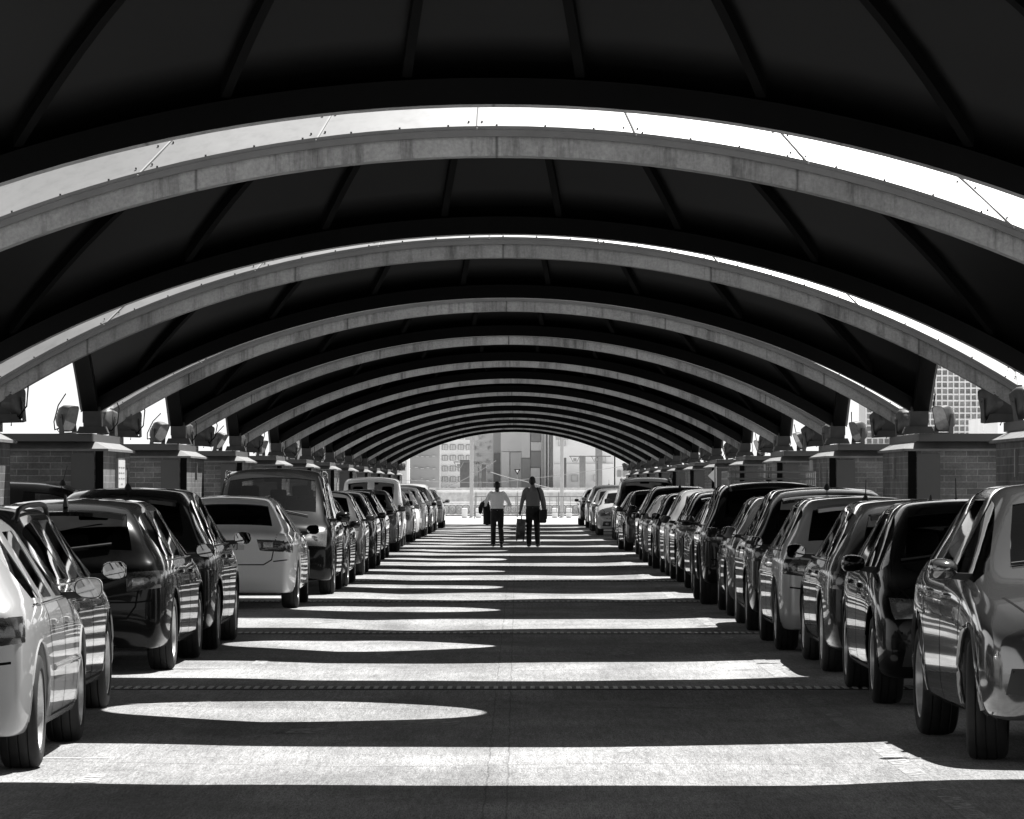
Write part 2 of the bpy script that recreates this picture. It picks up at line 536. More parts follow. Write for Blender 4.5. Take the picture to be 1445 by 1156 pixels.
    # lamps
    for s in (1, -1):
        t = S['tail']   # corners given for the right-hand side, u to the right seen from behind
        dd = Vector((-s * t['dir'][0], t['dir'][1], t['dir'][2]))
        c = t['c'] if s > 0 else [(-u, v) for u, v in t['c']]
        pl = patch('tail_lamp', 'tail', c, (s * t['o'][0], t['o'][1], t['o'][2]), dd)
        if pl and t.get('clear'):
            c = t['clear'] if s > 0 else [(-u, v) for u, v in t['clear']]
            patch('reversing_lens', 'tailclear', c, (s * t['o'][0], t['o'][1], t['o'][2]), dd, .012, 5, 4, pl, .002)
        t = S['headl']
        dd = Vector((-s * t['dir'][0], -t['dir'][1], t['dir'][2]))
        c = [(-u, v) for u, v in t['c']] if s > 0 else t['c']
        pl = patch('headlight', 'head', c, (s * t['o'][0], t['o'][1], t['o'][2]), dd)
        if pl:
            lm = MB(); q, nn = hit(Vector((s * t['lens'][0], L + 2, t['lens'][1])), (0, -1, 0))
            if q is not None:
                q = q + off; lm.lathe([(.016, .002), (.014, .03), (.006, .05), (-.002, .056)], 14, 'y', tuple(q))
                lm.build('lamp_lens', M['lens'], pl, 60)
        if S.get('fog'):
            x, z = S['fog']; p, nn = hit((s * x, L + 2, z), (0, -1, 0))
            if p is not None:
                mb = MB(); p = p + off; mb.lathe([(.012, .002), (.012, .035), (.02, .05), (-.01, .056)], 14, 'y', tuple(p)); mb.build('fog_lamp', M['head'], root, 50)
    # plates
    for fr, z, zz in ((False, S['plz'], 0), (True, S['plzf'], 0)):
        p, nn = hit((0, L + 2 if fr else -2, z), (0, -1 if fr else 1, 0))
        p = p + off; sg = 1 if fr else -1; mb = MB()
        mb.box((-.26, p.y + sg * .012 - .006, z - .055), (.26, p.y + sg * .012 + .006, z + .055))
        mb.build('number_plate', M['plate'], root)
    # grille
    if S.get('grille'):
        x, z0, z1, nb_ = S['grille']; mb = MB()
        for k in range(nb_):
            z = lerp(z0, z1, k / max(nb_ - 1, 1)); pts = []
            for i in range(11):
                xx = lerp(-x, x, i / 10); p, nn = hit((xx, L + 2, z), (0, -1, 0))
                if p is not None: pts.append(p + off + Vector((0, .004, 0)))
            mb.tube(pts, .009, 5)
        mb.build('grille', M[S.get('grillemat', 'chrome')], root, 60)
        e = MB(); p, nn = hit((0, L + 2, z1), (0, -1, 0)); p = p + off
        e.lathe([(.012, .002), (.012, .04), (-.004, .052)], 16, 'y', tuple(p)); e.build('badge', M['chrome'], root, 50)
    if S.get('rearpost'):
        for c, nm in ((((-.085, .6), (.085, .6), (.085, S['H'] - .14), (-.085, S['H'] - .14)), 'door_post'),):
            q_ = patch(nm, 'p_white', [(u, v - .9) for u, v in c], (0, .1, .9), (0, 1, 0), .012, 4, 12, root, .004)
            if q_: q_.material_slots[0].link = 'OBJECT'; q_['paint'] = 1
    if S.get('fog'):
        fx, fz = S['fog']
        for s in (1, -1):
            patch('bumper_recess', 'trim', [(s * fx - .15 + (0 if s < 0 else .04), -.075), (s * fx + .15 - (0 if s > 0 else .04), -.075), (s * fx + .12, .07), (s * fx - .12, .07)], (0, L - .1, fz), (0, -1, 0), .002, 8, 5, root, .001)
        patch('lower_intake', 'trim', [(-fx + .2, -.07), (fx - .2, -.07), (fx - .24, .06), (-fx + .24, .06)], (0, L - .1, fz), (0, -1, 0), .002, 10, 4, root, .001)
    # wipers
    def top(x, y): return hit((x, y, 3), (0, 0, -1))
    mb = MB()
    for x0, x1, y0, y1 in ((-.55, .05, 'a', 'b'), (.05, .62, 'a', 'b')):
        p0, n0 = top(x0, S['cowl'] - .02); p1, n1 = top(x1, S['cowl'] - .1)
        pm, nm = top((x0 + x1) / 2, S['cowl'] - .06)
        mb.tube([p0 + off + n0 * .015, pm + off + nm * .02, p1 + off + n1 * .012], .009, 5)
    mb.build('wiper', M['trim'], root)
    if S.get('rearwiper'):
        z0, z1 = S['rearwiper']; mb = MB(); pts = []
        for k in range(5):
            p, nn = hit((lerp(0, .42, k / 4), -2, lerp(z0, z1, k / 4)), (0, 1, 0)); pts.append(p + off + nn * .014)
        mb.tube(pts, .009, 5); mb.build('rear_wiper', M['trim'], root)
    # antenna / fin
    if S.get('antenna'):
        y, h, kind = S['antenna']; p, nn = top(0, y); p = p + off; mb = MB()
        if kind == 'fin':
            mb.hexa([p + Vector(v) for v in ((-.02, -.09, -.01), (.02, -.09, -.01), (.02, .07, -.01), (-.02, .07, -.01))], [p + Vector(v) for v in ((-.006, -.085, h), (.006, -.085, h), (.006, -.05, h), (-.006, -.05, h))])
        else:
            mb.lathe([(-.01, .04), (.02, .03), (.05, .012)], 10, 'z', tuple(p)); mb.tube([p + Vector((0, 0, .02)), p + Vector((0, -h * .25, h))], [.007, .004], 6)
        mb.build('antenna', M['trim'], root, 40)
    if S.get('rails'):
        y0, y1, x = S['rails']
        for s in (1, -1):
            mb = MB(); pts = []
            for k in range(13):
                t = k / 12; p, nn = top(s * x, lerp(y0, y1, t)); e = min(t, 1 - t)
                pts.append(p + off + Vector((0, 0, .055 * min(1, e * 12) - .004)))
            mb.tube(pts, .017, 8); mb.build('roof_rail', M[S.get('railmat', 'trim')], root, 50)
    if S.get('spoiler'):
        y, x, dz = S['spoiler']; mb = MB(); a = []; b = []; c_ = []; d_ = []
        for k in range(9):
            xx = lerp(-x, x, k / 8); p, nn = top(xx, y + .12); p = p + off
            a.append(p + Vector((0, 0, .002))); b.append(Vector((xx, off.y + y - .1 + .05 * abs(xx / x) ** 3, p.z - dz)))
            c_.append(b[-1] + Vector((0, 0, -.035))); d_.append(p + Vector((0, -.02, -.05)))
        vs = a + b + c_ + d_; n9 = 9
        fs = [(r * n9 + i, r * n9 + i + 1, ((r + 1) % 4) * n9 + i + 1, ((r + 1) % 4) * n9 + i) for r in range(4) for i in range(8)] + [(0, 9, 18, 27), (8, 35, 26, 17)]
        mb.add(vs, fs); o = mb.build('spoiler', M['p_black'], root, 50); o.material_slots[0].link = 'OBJECT'; o['paint'] = 1
    if S.get('exhaust'):
        mb = MB(); mb.lathe([(0, .03), (0, .036), (.18, .036), (.18, .03)], 12, 'y', (.45, .09 + off.y, .26), True); mb.build('exhaust_pipe', M['chrome'], root, 50)
    # cabin: seats, wheel
    yd = S['seaty']
    sm = MB(); sm.add(*rbox((-.24, -.25, .3), (.24, .25, .5), .06)); sm.add(*rbox((-.23, -.3, .45), (.23, -.16, S['seath'] - .17), .06)); sm.add(*rbox((-.13, -.3, S['seath'] - .14), (.13, -.19, S['seath'] + .02), .04)); sm.tube([(-.06, -.245, S['seath'] - .2), (-.06, -.245, S['seath'] - .1)], .008, 5); sm.tube([(.06, -.245, S['seath'] - .2), (.06, -.245, S['seath'] - .1)], .008, 5)
    sme = sm.mesh('seat', M['seat'], 50)
    for x in (-.37, .37): link_mesh('seat', sme, root, (x, yd + off.y, 0))
    bm_ = MB(); w2 = W / 2 - .22
    bm_.add(*rbox((-w2, -.3, .3), (w2, .2, .52), .06)); bm_.add(*rbox((-w2, -.36, .5), (w2, -.2, S['seath'] - .2), .06))
    for x in (-.4, .0, .4): bm_.add(*rbox((x - .12, -.35, S['seath'] - .2), (x + .12, -.25, S['seath'] - .04), .03))
    bm_.build('rear_bench', M['seat'], root, 50, (0, yd - .85 + off.y, 0))
    dm = MB(); dm.add(*rbox((-w2, -.1, .55), (w2, .45, zb - .02), .08)); dm.lathe([(-.012, .165), (.0, .18), (.012, .165), (0, .15)], 20, 'y', (-.37, -.22, zb - .08), True)
    dm.build('dashboard', M['lining'], root, 50, (0, S['cowl'] - .55 + off.y, 0))
    rm = MB(); rm.add(*rbox((-.13, -.02, -.03), (.13, .02, .03), .015)); rm.build('rear_view_mirror', M['trim'], root, 40, (0, S['wtop'] + .06 + off.y, H - .17))
    return root

def wheel_meshes(rw, tw, sp):
    h = tw / 2; rr = rw * .70
    t = MB()
    t.lathe([(-h * .8, rr * .98), (-h, rr * 1.06), (-h * 1.0, rw * .9), (-h * .86, rw * .975), (-h * .55, rw), (-h * .5, rw - .008), (-h * .42, rw), (h * -.03, rw), (0, rw - .008), (h * .06, rw), (h * .42, rw), (h * .5, rw - .008), (h * .55, rw), (h * .86, rw * .975), (h, rw * .9), (h, rr * 1.06), (h * .8, rr * .98)], 40, 'x')
    tyre = t.mesh('tyre', M['tyre'], 50)
    r = MB()
    r.lathe([(-h * .75, rr * .94), (-h * .8, rr * .99), (h * .86, rr * 1.0), (h * .93, rr * .985), (h * .9, rr * .93), (h * .5, rr * .89), (-h * .3, rr * .87)], 36, 'x')
    for k in range(sp):
        a = 2 * math.pi * k / sp
        for da in ((-.13, .13) if sp <= 6 else (0,)):
            ca, sa = math.cos(a), math.sin(a)
            cb, sb = math.cos(a + da), math.sin(a + da)
            w0, w1 = .02, .017
            pi = Vector((h * .55, .05 * ca, .05 * sa)); po = Vector((h * .62, rr * .92 * cb, rr * .92 * sb))
            tg = Vector((0, -sa, ca)); tg2 = Vector((0, -sb, cb)); dx = Vector((.035, 0, 0))
            r.hexa([pi - tg * w0 - dx, pi + tg * w0 - dx, po + tg2 * w1 - dx, po - tg2 * w1 - dx], [pi - tg * w0, pi + tg * w0, po + tg2 * w1, po - tg2 * w1])
    r.lathe([(h * .2, .06), (h * .62, .055), (h * .7, .04), (h * .7, .001)], 16, 'x')
    rim = r.mesh('rim', M['rim'], 40)
    d = MB(); d.lathe([(-.02, .03), (-.02, rr * .72), (.0, rr * .72), (.0, .03)], 24, 'x', (-h * .1, 0, 0), True); d.lathe([(-h * .9, .001), (-h * .9, rr * .5), (h * .1, rr * .3), (h * .1, .001)], 16, 'x')
    return d.mesh('hub', M['disc'], 40), tyre, rim
def mkspec(name, L=4.3, W=1.78, H=1.45, wb=2.6, ro=.85, rw=.315, zb=.93, ztail=.86, ygb=.2, zgb=.94, yrr=.45, yC=1.25, yB=2.15,
           yws=2.6, ycowl=3.35, zcowl=.96, znose=.70, wt=.60, zu=.2, inset=.10, trunk=False, sideglass=(2, 4, 6, 7), drop=.03, **kw):
    w = W / 2; wb_ = w * .925
    st = [
        (.10, .11, .055, w * .90, ztail - .02, w * .84, ztail, 0, 0, 0),
        (ygb + .08, ygb + .07, ygb - .02, w * .965, zgb - .02, w * (.87 if not trunk else .80), zgb, 0, -.03, 0),
        (yrr + .25, yrr + .16, yrr, w * .995, zb + .02, wb_ * .99, H - drop, wt * .955, -.05, 1),
        (yC, yC, yC, w, zb + .012, wb_, H - .006, wt * .99, 0, 1),
        (yC + .09, yC + .09, yC + .09, w, zb + .01, wb_, H - .003, wt, 0, 1),
        (yB, yB, yB, w, zb, wb_, H, wt, 0, 1),
        (yB + .08, yB + .08, yB + .08, w, zb, wb_, H, wt, 0, 1),
        (yws + .28, yws + .22, yws - .04, w * .998, zb - .012, wb_ * 1.0, H - .025, wt * .97, .10, 1),
        (ycowl - .02, ycowl - .14, ycowl - .06, w * .995, zcowl - .045, wb_ * .985, zcowl, 0, .10, 0),
        (lerp(ycowl, L, .45), lerp(ycowl, L, .42), lerp(ycowl, L, .46), w * .99, lerp(zcowl, znose, .40) - .05, w * .89, lerp(zcowl, znose, .30), 0, .05, 0),
        (L - .28, L - .30, L - .24, w * .945, znose + .0, w * .82, znose + .085, 0, .06, 0),
        (L - .17, L - .17, L - .12, w * .86, znose - .06, w * .72, znose + .0, 0, .06, 0)]
    S = dict(name=name, L=L, W=W, H=H, wb=wb, ro=ro, rw=rw, zb=zb, st=st, zu=zu,
             glass=dict(top={1: 1, 7: 2}, side={**{k: 3 for k in sideglass}, 5: 4, 3: 4}),
             rear=dict(y=[.09, .01, .0, .03], m={(0, 0): 4, (0, 1): 4, (0, 2): 4}, cr={0: .3, 1: .3}),
             front=dict(y=[L - .06, L - .01, L, L - .05], m={(0, 0): 4, (0, 1): 4, (1, 0): 4}, cr={0: .3, 2: .3}),
             doors=[[(yB + .05, zb - .01), (yB + .05, .6), (yB + .02, .27)], [(ycowl - .30, zcowl - .08), (ycowl - .28, .6), (ycowl - .36, .27)],
                    [(yC + .05, zb - .01), (yC + .0, .75), (yC + .12, .55), (yC + .2, .27)], [(yC + .2, .262), (ycowl - .36, .262)]],
             lid=[(0, .45), (w * .62, .45), (w * .70, .55), (w * .76, ztail - .03)], rbump=[(-w * .86, .60), (-w * .7, .585), (w * .7, .585), (w * .86, .60)],
             hood=[(0, znose - .03), (w * .5, znose - .03), (w * .7, znose + .02), (w * .8, znose + .1)], fbump=[(-w * .8, .52), (w * .8, .52)],
             belt=(ygb + .45, ycowl - .30), handles=[(yC + .22, zb - .12), (yB + .22, zb - .13)],
             mirror=(ycowl - .42, zb + .01),
             tail=dict(o=(w * .82, .1, ztail - .14), dir=(.62, .78, -.05), c=[(-.17, -.085), (.17, -.05), (.19, .09), (-.16, .075)], clear=[(-.14, -.05), (-.02, -.045), (-.02, .04), (-.14, .04)]),
             headl=dict(o=(w * .72, L - .15, znose - .02), dir=(.55, .82, -.15), c=[(-.2, -.075), (.12, -.10), (.26, .07), (-.12, .05)], lens=(w * .62, znose - .03)),
             fog=(w * .62, .36), plz=.78, plzf=.45, grille=(w * .42, znose - .17, znose - .05, 4), cowl=ycowl, wtop=yws, rearwiper=(zgb + .05, zgb + .10),
             seaty=yB + .12, seath=H - .27, beltz=lambda y: zb)
    for k, v in kw.items():
        if isinstance(v, dict) and k in S and isinstance(S[k], dict): S[k] = {**S[k], **v}
        else: S[k] = v
    return S
SPECS = {}
def all_specs():
    SPECS['wagon'] = mkspec('estate_car', L=4.55, wb=2.65, ro=.98, H=1.43, W=1.79, ygb=.17, zgb=.97, ztail=.90, yrr=.48, yC=1.35, yB=2.30, yws=2.80, ycowl=3.55, rails=(.75, 2.75, .545), antenna=(.75, .09, 'fin'), spoiler=(.45, .5, .02), belt=(.65, 3.2), beltmat='chrome', spokes=5)
    SPECS['wagon']['glass']['side'][1] = 0
    SPECS['hatch'] = mkspec('hatchback', L=4.1, wb=2.55, ro=.72, H=1.45, W=1.74, ygb=.20, zgb=.98, ztail=.92, yrr=.55, yC=1.08, yB=1.95, yws=2.40, ycowl=3.15, antenna=(.7, .20, 'rod'), spoiler=(.5, .46, .02), belt=(.6, 2.8), spokes=7, zb=.95, zcowl=.98, znose=.73)
    SPECS['mpv'] = mkspec('compact_minivan', L=4.3, wb=2.62, ro=.80, H=1.53, W=1.79, ygb=.17, zgb=1.02, ztail=.95, yrr=.48, yC=1.22, yB=2.1, yws=2.55, ycowl=3.45, zb=.99, zcowl=1.03, znose=.76, wt=.61, spoiler=(.45, .5, .02), antenna=(1.0, .2, 'rod'), belt=(.6, 3.05), spokes=10)
    SPECS['sedan'] = mkspec('saloon_car', L=4.66, wb=2.7, ro=1.0, H=1.42, W=1.83, ygb=.72, zgb=1.00, ztail=.96, yrr=1.32, yC=1.95, yB=2.45, yws=2.95, ycowl=3.70, trunk=True, zb=.93, zcowl=.95, wt=.585, drop=.045,
        belt=(1.35, 3.35), rearwiper=None, beltmat='chrome', plz=.80, sideglass=(2, 4, 6, 7), lid=[(0, .56), (.5, .56), (.6, .62), (.66, .93)], rbump=[(.62, .60), (.8, .62)],
        tail=dict(o=(.70, .1, .81), dir=(.42, .9, -.02), c=[(-.24, -.075), (.25, -.105), (.30, .035), (-.27, .065)], clear=[(-.21, -.05), (-.06, -.06), (-.06, .045), (-.22, .045)]))
    SPECS['sedan']['st'][1] = (.80, .70, .66, .905, .965, .77, 1.0, 0, -.05, 0)
    SPECS['sedan']['rear'] = dict(y=[.09, .0, .02, .06], m={(-1, 0): 4}, cr={1: .3, 3: .4})
    SPECS['crossover'] = mkspec('crossover', L=4.33, wb=2.63, ro=.82, H=1.575, W=1.83, rw=.345, ygb=.2, zgb=1.08, ztail=1.0, yrr=.55, yC=1.2, yB=2.1, yws=2.52, ycowl=3.32, zb=1.03, zcowl=1.05, znose=.82, wt=.615, zu=.25, antenna=(.75, .2, 'rod'), belt=(.65, 2.95), tw=.225, lip=.02, fog=(.62, .47), spokes=5, grille=(.4, .60, .76, 3),
        headl=dict(o=(.66, 4.2, .84), dir=(.5, .84, -.15), c=[(-.22, -.06), (.0, -.075), (.09, .05), (-.14, .05)], lens=(.58, .82)))
    SPECS['boxysuv'] = mkspec('off_road_car', L=4.6, wb=2.68, ro=.92, H=1.61, W=1.86, rw=.36, ygb=.12, zgb=1.08, ztail=1.02, yrr=.28, yC=1.1, yB=2.1, yws=2.65, ycowl=3.3, zb=1.04, zcowl=1.08, znose=.90, wt=.685, zu=.28, antenna=(1.3, .22, 'rod'), belt=(.5, 2.9), tw=.24, lip=.03, cladding=True, blackmirror=True, mk=1.2, drop=.02, fog=(.65, .5), spokes=6, grille=(.5, .68, .86, 4))
    SPECS['van'] = mkspec('passenger_van', L=4.76, wb=3.0, ro=.85, H=1.78, W=1.88, rw=.33, ygb=.10, zgb=1.08, ztail=1.02, yrr=.26, yC=1.25, yB=2.5, yws=3.05, ycowl=4.15, zb=1.05, zcowl=1.09, znose=.80, wt=.72, zu=.2, belt=(.45, 3.8), drop=.02, rails=(.6, 2.9, .69), railmat='PAINTX', mk=1.25, tw=.22, spokes=8, fog=None, grille=(.48, .62, .74, 2), grillemat='trim',
        headl=dict(o=(.68, 4.6, .80), dir=(.45, .86, -.2), c=[(-.30, -.10), (.16, -.13), (.24, .14), (.0, .13)], lens=(.66, .78)))
    SPECS['van']['railmat'] = 'chrome'
    SPECS['panelvan'] = mkspec('delivery_van', L=4.03, wb=2.6, ro=.62, H=1.80, W=1.66, rw=.30, ygb=.08, zgb=1.10, ztail=1.05, yrr=.17, yC=1.3, yB=1.95, yws=2.45, ycowl=3.15, zb=1.07, zcowl=1.08, znose=.84, wt=.70, zu=.2, belt=(2.0, 2.9), drop=.02, spokes=10, rearwiper=None, sideglass=(4, 6, 7), blackmirror=True, mk=1.1,
        tail=dict(o=(.74, .08, .85), dir=(.25, .95, 0), c=[(-.055, -.22), (.07, -.22), (.07, .22), (-.055, .22)], clear=[(-.04, -.03), (.04, -.03), (.04, .07), (-.04, .07)]), plz=.72, rearpost=True, lid=[(0, .42), (.66, .42), (.70, .6), (.70, 1.0)])
    SPECS['sport'] = mkspec('hatchback', L=4.25, wb=2.68, ro=.76, H=1.40, W=1.76, ygb=.22, zgb=.95, ztail=.90, yrr=.72, yC=1.2, yB=2.05, yws=2.45, ycowl=3.3, zb=.905, zcowl=.94, znose=.70, wt=.575, belt=(.7, 2.95), beltmat='chrome', spokes=5, moulding=[(1.35, 3.0, .53)], antenna=(.9, .16, 'rod'))
    SPECS['wagonb'] = mkspec('estate_car', L=4.5, wb=2.62, ro=.92, H=1.44, W=1.80, ygb=.16, zgb=.96, ztail=.90, yrr=.40, yC=1.3, yB=2.25, yws=2.75, ycowl=3.5, zb=.935, zcowl=.965, wt=.61, antenna=(.62, .09, 'fin'), spoiler=(.38, .5, .015), belt=(.6, 3.15), spokes=5, exhaust=True)
# ------------------------------------------------------------------ place: constants read off the photograph
XC = -.13            # centre line of the canopies, metres right of the lens
CAMH = 1.55
PITCH, GAP0 = 13.2, 27.7
HALF = 4.70          # half side of one canopy
def gap_y(k): return GAP0 + PITCH * (k - 1)
def can_y(k): return gap_y(k) + 1.85 + HALF
ORD = {-1: 'rearmost', 0: 'nearest', 1: 'second', 2: 'third', 3: 'fourth', 4: 'fifth', 5: 'sixth', 6: 'seventh', 7: 'eighth', 8: 'ninth', 9: 'tenth', 10: 'eleventh', 11: 'twelfth', 12: 'thirteenth'}
NTH = ['', 'first', 'second', 'third', 'fourth', 'fifth', 'sixth', 'seventh', 'eighth', 'ninth', 'tenth', 'eleventh', 'twelfth', 'thirteenth', 'fourteenth']
SUN = Vector((.29, .39, 1.)).normalized()

def mats_place():
    # asphalt deck
    m, nt, b = nmat('worn_asphalt')
    v = mapping(nt); sep = N(nt, 'ShaderNodeSeparateXYZ'); nt.links.new(v, sep.inputs[0])
    big = ramp(nt, noise(nt, v, .35, 6, .6), [(.28, .18), (.52, .27), (.75, .35)])
    pa = ramp(nt, noise(nt, mapping(nt, (.9, .25, 1)), 1.4, 5, .65), [(.35, .7), (.6, 1.0), (.72, 1.2)])
    ag = ramp(nt, noise(nt, mapping(nt, (1., .06, 1)), 150, 3, .75), [(.32, .42), (.5, 1.), (.66, 1.42)])
    ag2 = ramp(nt, noise(nt, mapping(nt, (1., .05, 1)), 38, 3, .6), [(.33, .8), (.5, 1.), (.66, 1.16)])
    c = mul(nt, mul(nt, mul(nt, big, pa), ag), ag2)
    # stains: small dark spots and long tyre-worn tracks
    vo = N(nt, 'ShaderNodeTexVoronoi'); vo.inputs['Scale'].default_value = .8; nt.links.new(mapping(nt), vo.inputs['Vector'])
    st = ramp(nt, math2(nt, 'ADD', vo.outputs['Distance'], math2(nt, 'MULTIPLY', noise(nt, v, 5, 4), .25)), [(.14, .45), (.22, .85), (.34, 1.)])
    c = mul(nt, c, st)
    tr = ramp(nt, noise(nt, mapping(nt, (1., .03, 1)), 1.3, 3, .5), [(.35, .84), (.5, 1.), (.65, 1.08)])
    c = mul(nt, c, tr)
    # joints: two long ones by the middle, one across every half bay
    wob = math2(nt, 'MULTIPLY', math2(nt, 'SUBTRACT', noise(nt, mapping(nt, (1, 1, 1)), 1.2, 4), .5), .05)
    def line(coord, at, w):
        d = math2(nt, 'ABSOLUTE', math2(nt, 'ADD', math2(nt, 'SUBTRACT', coord, at), wob))
        return ramp(nt, math2(nt, 'DIVIDE', d, w), [(.35, .62), (1., 1.)])
    c = mul(nt, mul(nt, c, line(sep.outputs[0], -.05, .007)), line(sep.outputs[0], -.16, .006))
    fr = math2(nt, 'MULTIPLY', math2(nt, 'SUBTRACT', math2(nt, 'FRACT', math2(nt, 'DIVIDE', math2(nt, 'SUBTRACT', sep.outputs[1], 26.2 - 3.3), 6.6)), .5), 6.6)
    c = mul(nt, c, line(fr, 0., .03))
    nt.links.new(c, b.inputs['Base Color']); b.inputs['Roughness'].default_value = .9; b.inputs['Specular IOR Level'].default_value = .25
    bump(nt, b, noise(nt, mapping(nt, (1., .08, 1)), 70, 3, .7), .3, .004)
    M['asphalt'] = m
    m, nt, b = nmat('pale_paving')
    v = mapping(nt)
    c = mul(nt, ramp(nt, noise(nt, v, .6, 5), [(.3, .36), (.7, .46)]), ramp(nt, noise(nt, v, 30, 3), [(.3, .85), (.7, 1.1)]))
    nt.links.new(c, b.inputs['Base Color']); b.inputs['Roughness'].default_value = .85
    M['paving'] = m
    # worn road paint
    m = bpy.data.materials.new('worn_road_paint'); m.use_nodes = True; nt = m.node_tree; b = nt.nodes['Principled BSDF']; out = nt.nodes['Material Output']
    nt.links.new(ramp(nt, noise(nt, mapping(nt), 9, 5), [(.3, .4), (.7, .58)]), b.inputs['Base Color']); b.inputs['Roughness'].default_value = .8
    tr = N(nt, 'ShaderNodeBsdfTransparent'); mx = N(nt, 'ShaderNodeMixShader')
    f = math2(nt, 'MULTIPLY', ramp(nt, noise(nt, mapping(nt), 14, 6, .7), [(.4, 0.), (.6, .9)]), ramp(nt, noise(nt, mapping(nt), .5, 3), [(.36, .2), (.56, .95)]))
    nt.links.new(f, mx.inputs[0]); nt.links.new(tr.outputs[0], mx.inputs[1]); nt.links.new(b.outputs[0], mx.inputs[2]); nt.links.new(mx.outputs[0], out.inputs[0])
    M['roadpaint'] = m
    # concrete of the arches, streaked
    m, nt, b = nmat('stained_concrete')
    v0 = mapping(nt); v = own(nt, v0)
    c = ramp(nt, noise(nt, v, 1.1, 6, .65), [(.3, .24), (.5, .34), (.7, .42)])
    dr = ramp(nt, noise(nt, own(nt, mapping(nt, (1, 1, .12))), 5.5, 6, .75), [(.34, .42), (.5, .95), (.75, 1.08)])
    c = mul(nt, c, dr)
    c = mul(nt, c, ramp(nt, noise(nt, v, 45, 4), [(.3, .8), (.7, 1.15)]))
    sp = N(nt, 'ShaderNodeSeparateXYZ'); nt.links.new(v0, sp.inputs[0])
    jn = math2(nt, 'ABSOLUTE', math2(nt, 'SUBTRACT', math2(nt, 'FRACT', math2(nt, 'ADD', math2(nt, 'DIVIDE', sp.outputs[0], 1.9), .5)), .5))
    c = mul(nt, c, ramp(nt, math2(nt, 'ADD', jn, math2(nt, 'MULTIPLY', noise(nt, v, 6, 3), .004)), [(.003, .3), (.009, 1.)]))
    nt.links.new(c, b.inputs['Base Color']); b.inputs['Roughness'].default_value = .85
    bump(nt, b, noise(nt, v, 30, 5, .7), .35, .008)
    M['concrete'] = m
    # dark painted inside of the domes
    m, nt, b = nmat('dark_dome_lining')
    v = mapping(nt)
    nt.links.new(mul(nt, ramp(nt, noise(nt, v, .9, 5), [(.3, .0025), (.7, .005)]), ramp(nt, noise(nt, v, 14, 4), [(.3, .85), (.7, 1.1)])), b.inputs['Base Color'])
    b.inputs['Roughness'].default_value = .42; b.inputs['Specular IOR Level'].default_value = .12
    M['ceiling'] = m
    M['rib'] = m_simple('dark_rib_steel', .0015, .8, spec=.1)
    m, nt, b = nmat('sheet_metal_roof')
    v = mapping(nt)
    c = mul(nt, ramp(nt, noise(nt, v, .7, 6, .6), [(.3, .33), (.7, .43)]), ramp(nt, noise(nt, v, 9, 5, .7), [(.28, .86), (.5, 1.), (.7, 1.04)]))
    nt.links.new(c, b.inputs['Base Color']); b.inputs['Roughness'].default_value = .38; b.inputs['Metallic'].default_value = .55
    bump(nt, b, noise(nt, v, 1.6, 3), .12, .03)
    M['roof'] = m
    M['seam'] = m_simple('seam_metal', .3, .8, 0.)
    M['flashing'] = m_simple('flashing_steel', .16, .5, .3)
    M['bolt'] = m_simple('bolt_steel', .04, .6)
    # brick
    m, nt, b = nmat('brick_wall')
    tc = N(nt, 'ShaderNodeTexCoord'); s = N(nt, 'ShaderNodeSeparateXYZ'); nt.links.new(tc.outputs['Object'], s.inputs[0])
    cb = N(nt, 'ShaderNodeCombineXYZ'); nt.links.new(math2(nt, 'ADD', s.outputs[0], s.outputs[1]), cb.inputs[0]); nt.links.new(s.outputs[2], cb.inputs[1])
    br = N(nt, 'ShaderNodeTexBrick'); br.inputs['Scale'].default_value = 1.; br.inputs['Brick Width'].default_value = .25; br.inputs['Row Height'].default_value = .072
    br.inputs['Mortar Size'].default_value = .005; br.inputs['Mortar Smooth'].default_value = .2; br.inputs['Bias'].default_value = 0
    br.inputs['Color1'].default_value = g3(.13); br.inputs['Color2'].default_value = g3(.20); br.inputs['Mortar'].default_value = g3(.30)
    nt.links.new(cb.outputs[0], br.inputs['Vector'])
    c = mul(nt, br.outputs['Color'], ramp(nt, noise(nt, own(nt, tc.outputs['Object']), 2.2, 6), [(.3, .5), (.7, 1.2)]))
    c = mul(nt, c, ramp(nt, noise(nt, tc.outputs['Object'], 40, 3), [(.3, .8), (.7, 1.15)]))
    nt.links.new(c, b.inputs['Base Color']); b.inputs['Roughness'].default_value = .9
    n = N(nt, 'ShaderNodeBump'); n.inputs['Strength'].default_value = .5; n.inputs['Distance'].default_value = .006; n.invert = True
    nt.links.new(br.outputs['Fac'], n.inputs['Height']); nt.links.new(n.outputs[0], b.inputs['Normal'])
    M['brick'] = m
    M['coping'] = m_simple('coping_stone', .2, .8, var=.3, scale=5)
    M['darkstone'] = m_simple('dark_stone', .06, .85, var=.3)  # dark mottled stone tone for the corner feet
    M['panel'] = m_simple('grey_steel_panel', .09, .6, var=.12, scale=2)
    M['black'] = m_simple('black_void', .006, .9, spec=.1)
    M['lamp'] = m_gloss('cast_lamp_body', .08, .55, .2, .1)
    M['lampglass'] = m_gloss('lamp_glass', .3, .06, .2, 1.)
    M['galv'] = m_simple('galvanised_steel', .38, .45, .5)
    M['castiron'] = m_simple('cast_iron', .02, .6, .4)
    M['paper'] = m_simple('poster_paper', .7, .6, var=.06)
    M['ink2'] = m_simple('poster_ink', .3, .6)
    M['pole'] = m_simple('pole_paint', .45, .5, var=.08)
    M['rail'] = m_simple('rail_paint', .28, .5)
    M['darkpole'] = m_simple('dark_pole', .14, .6)
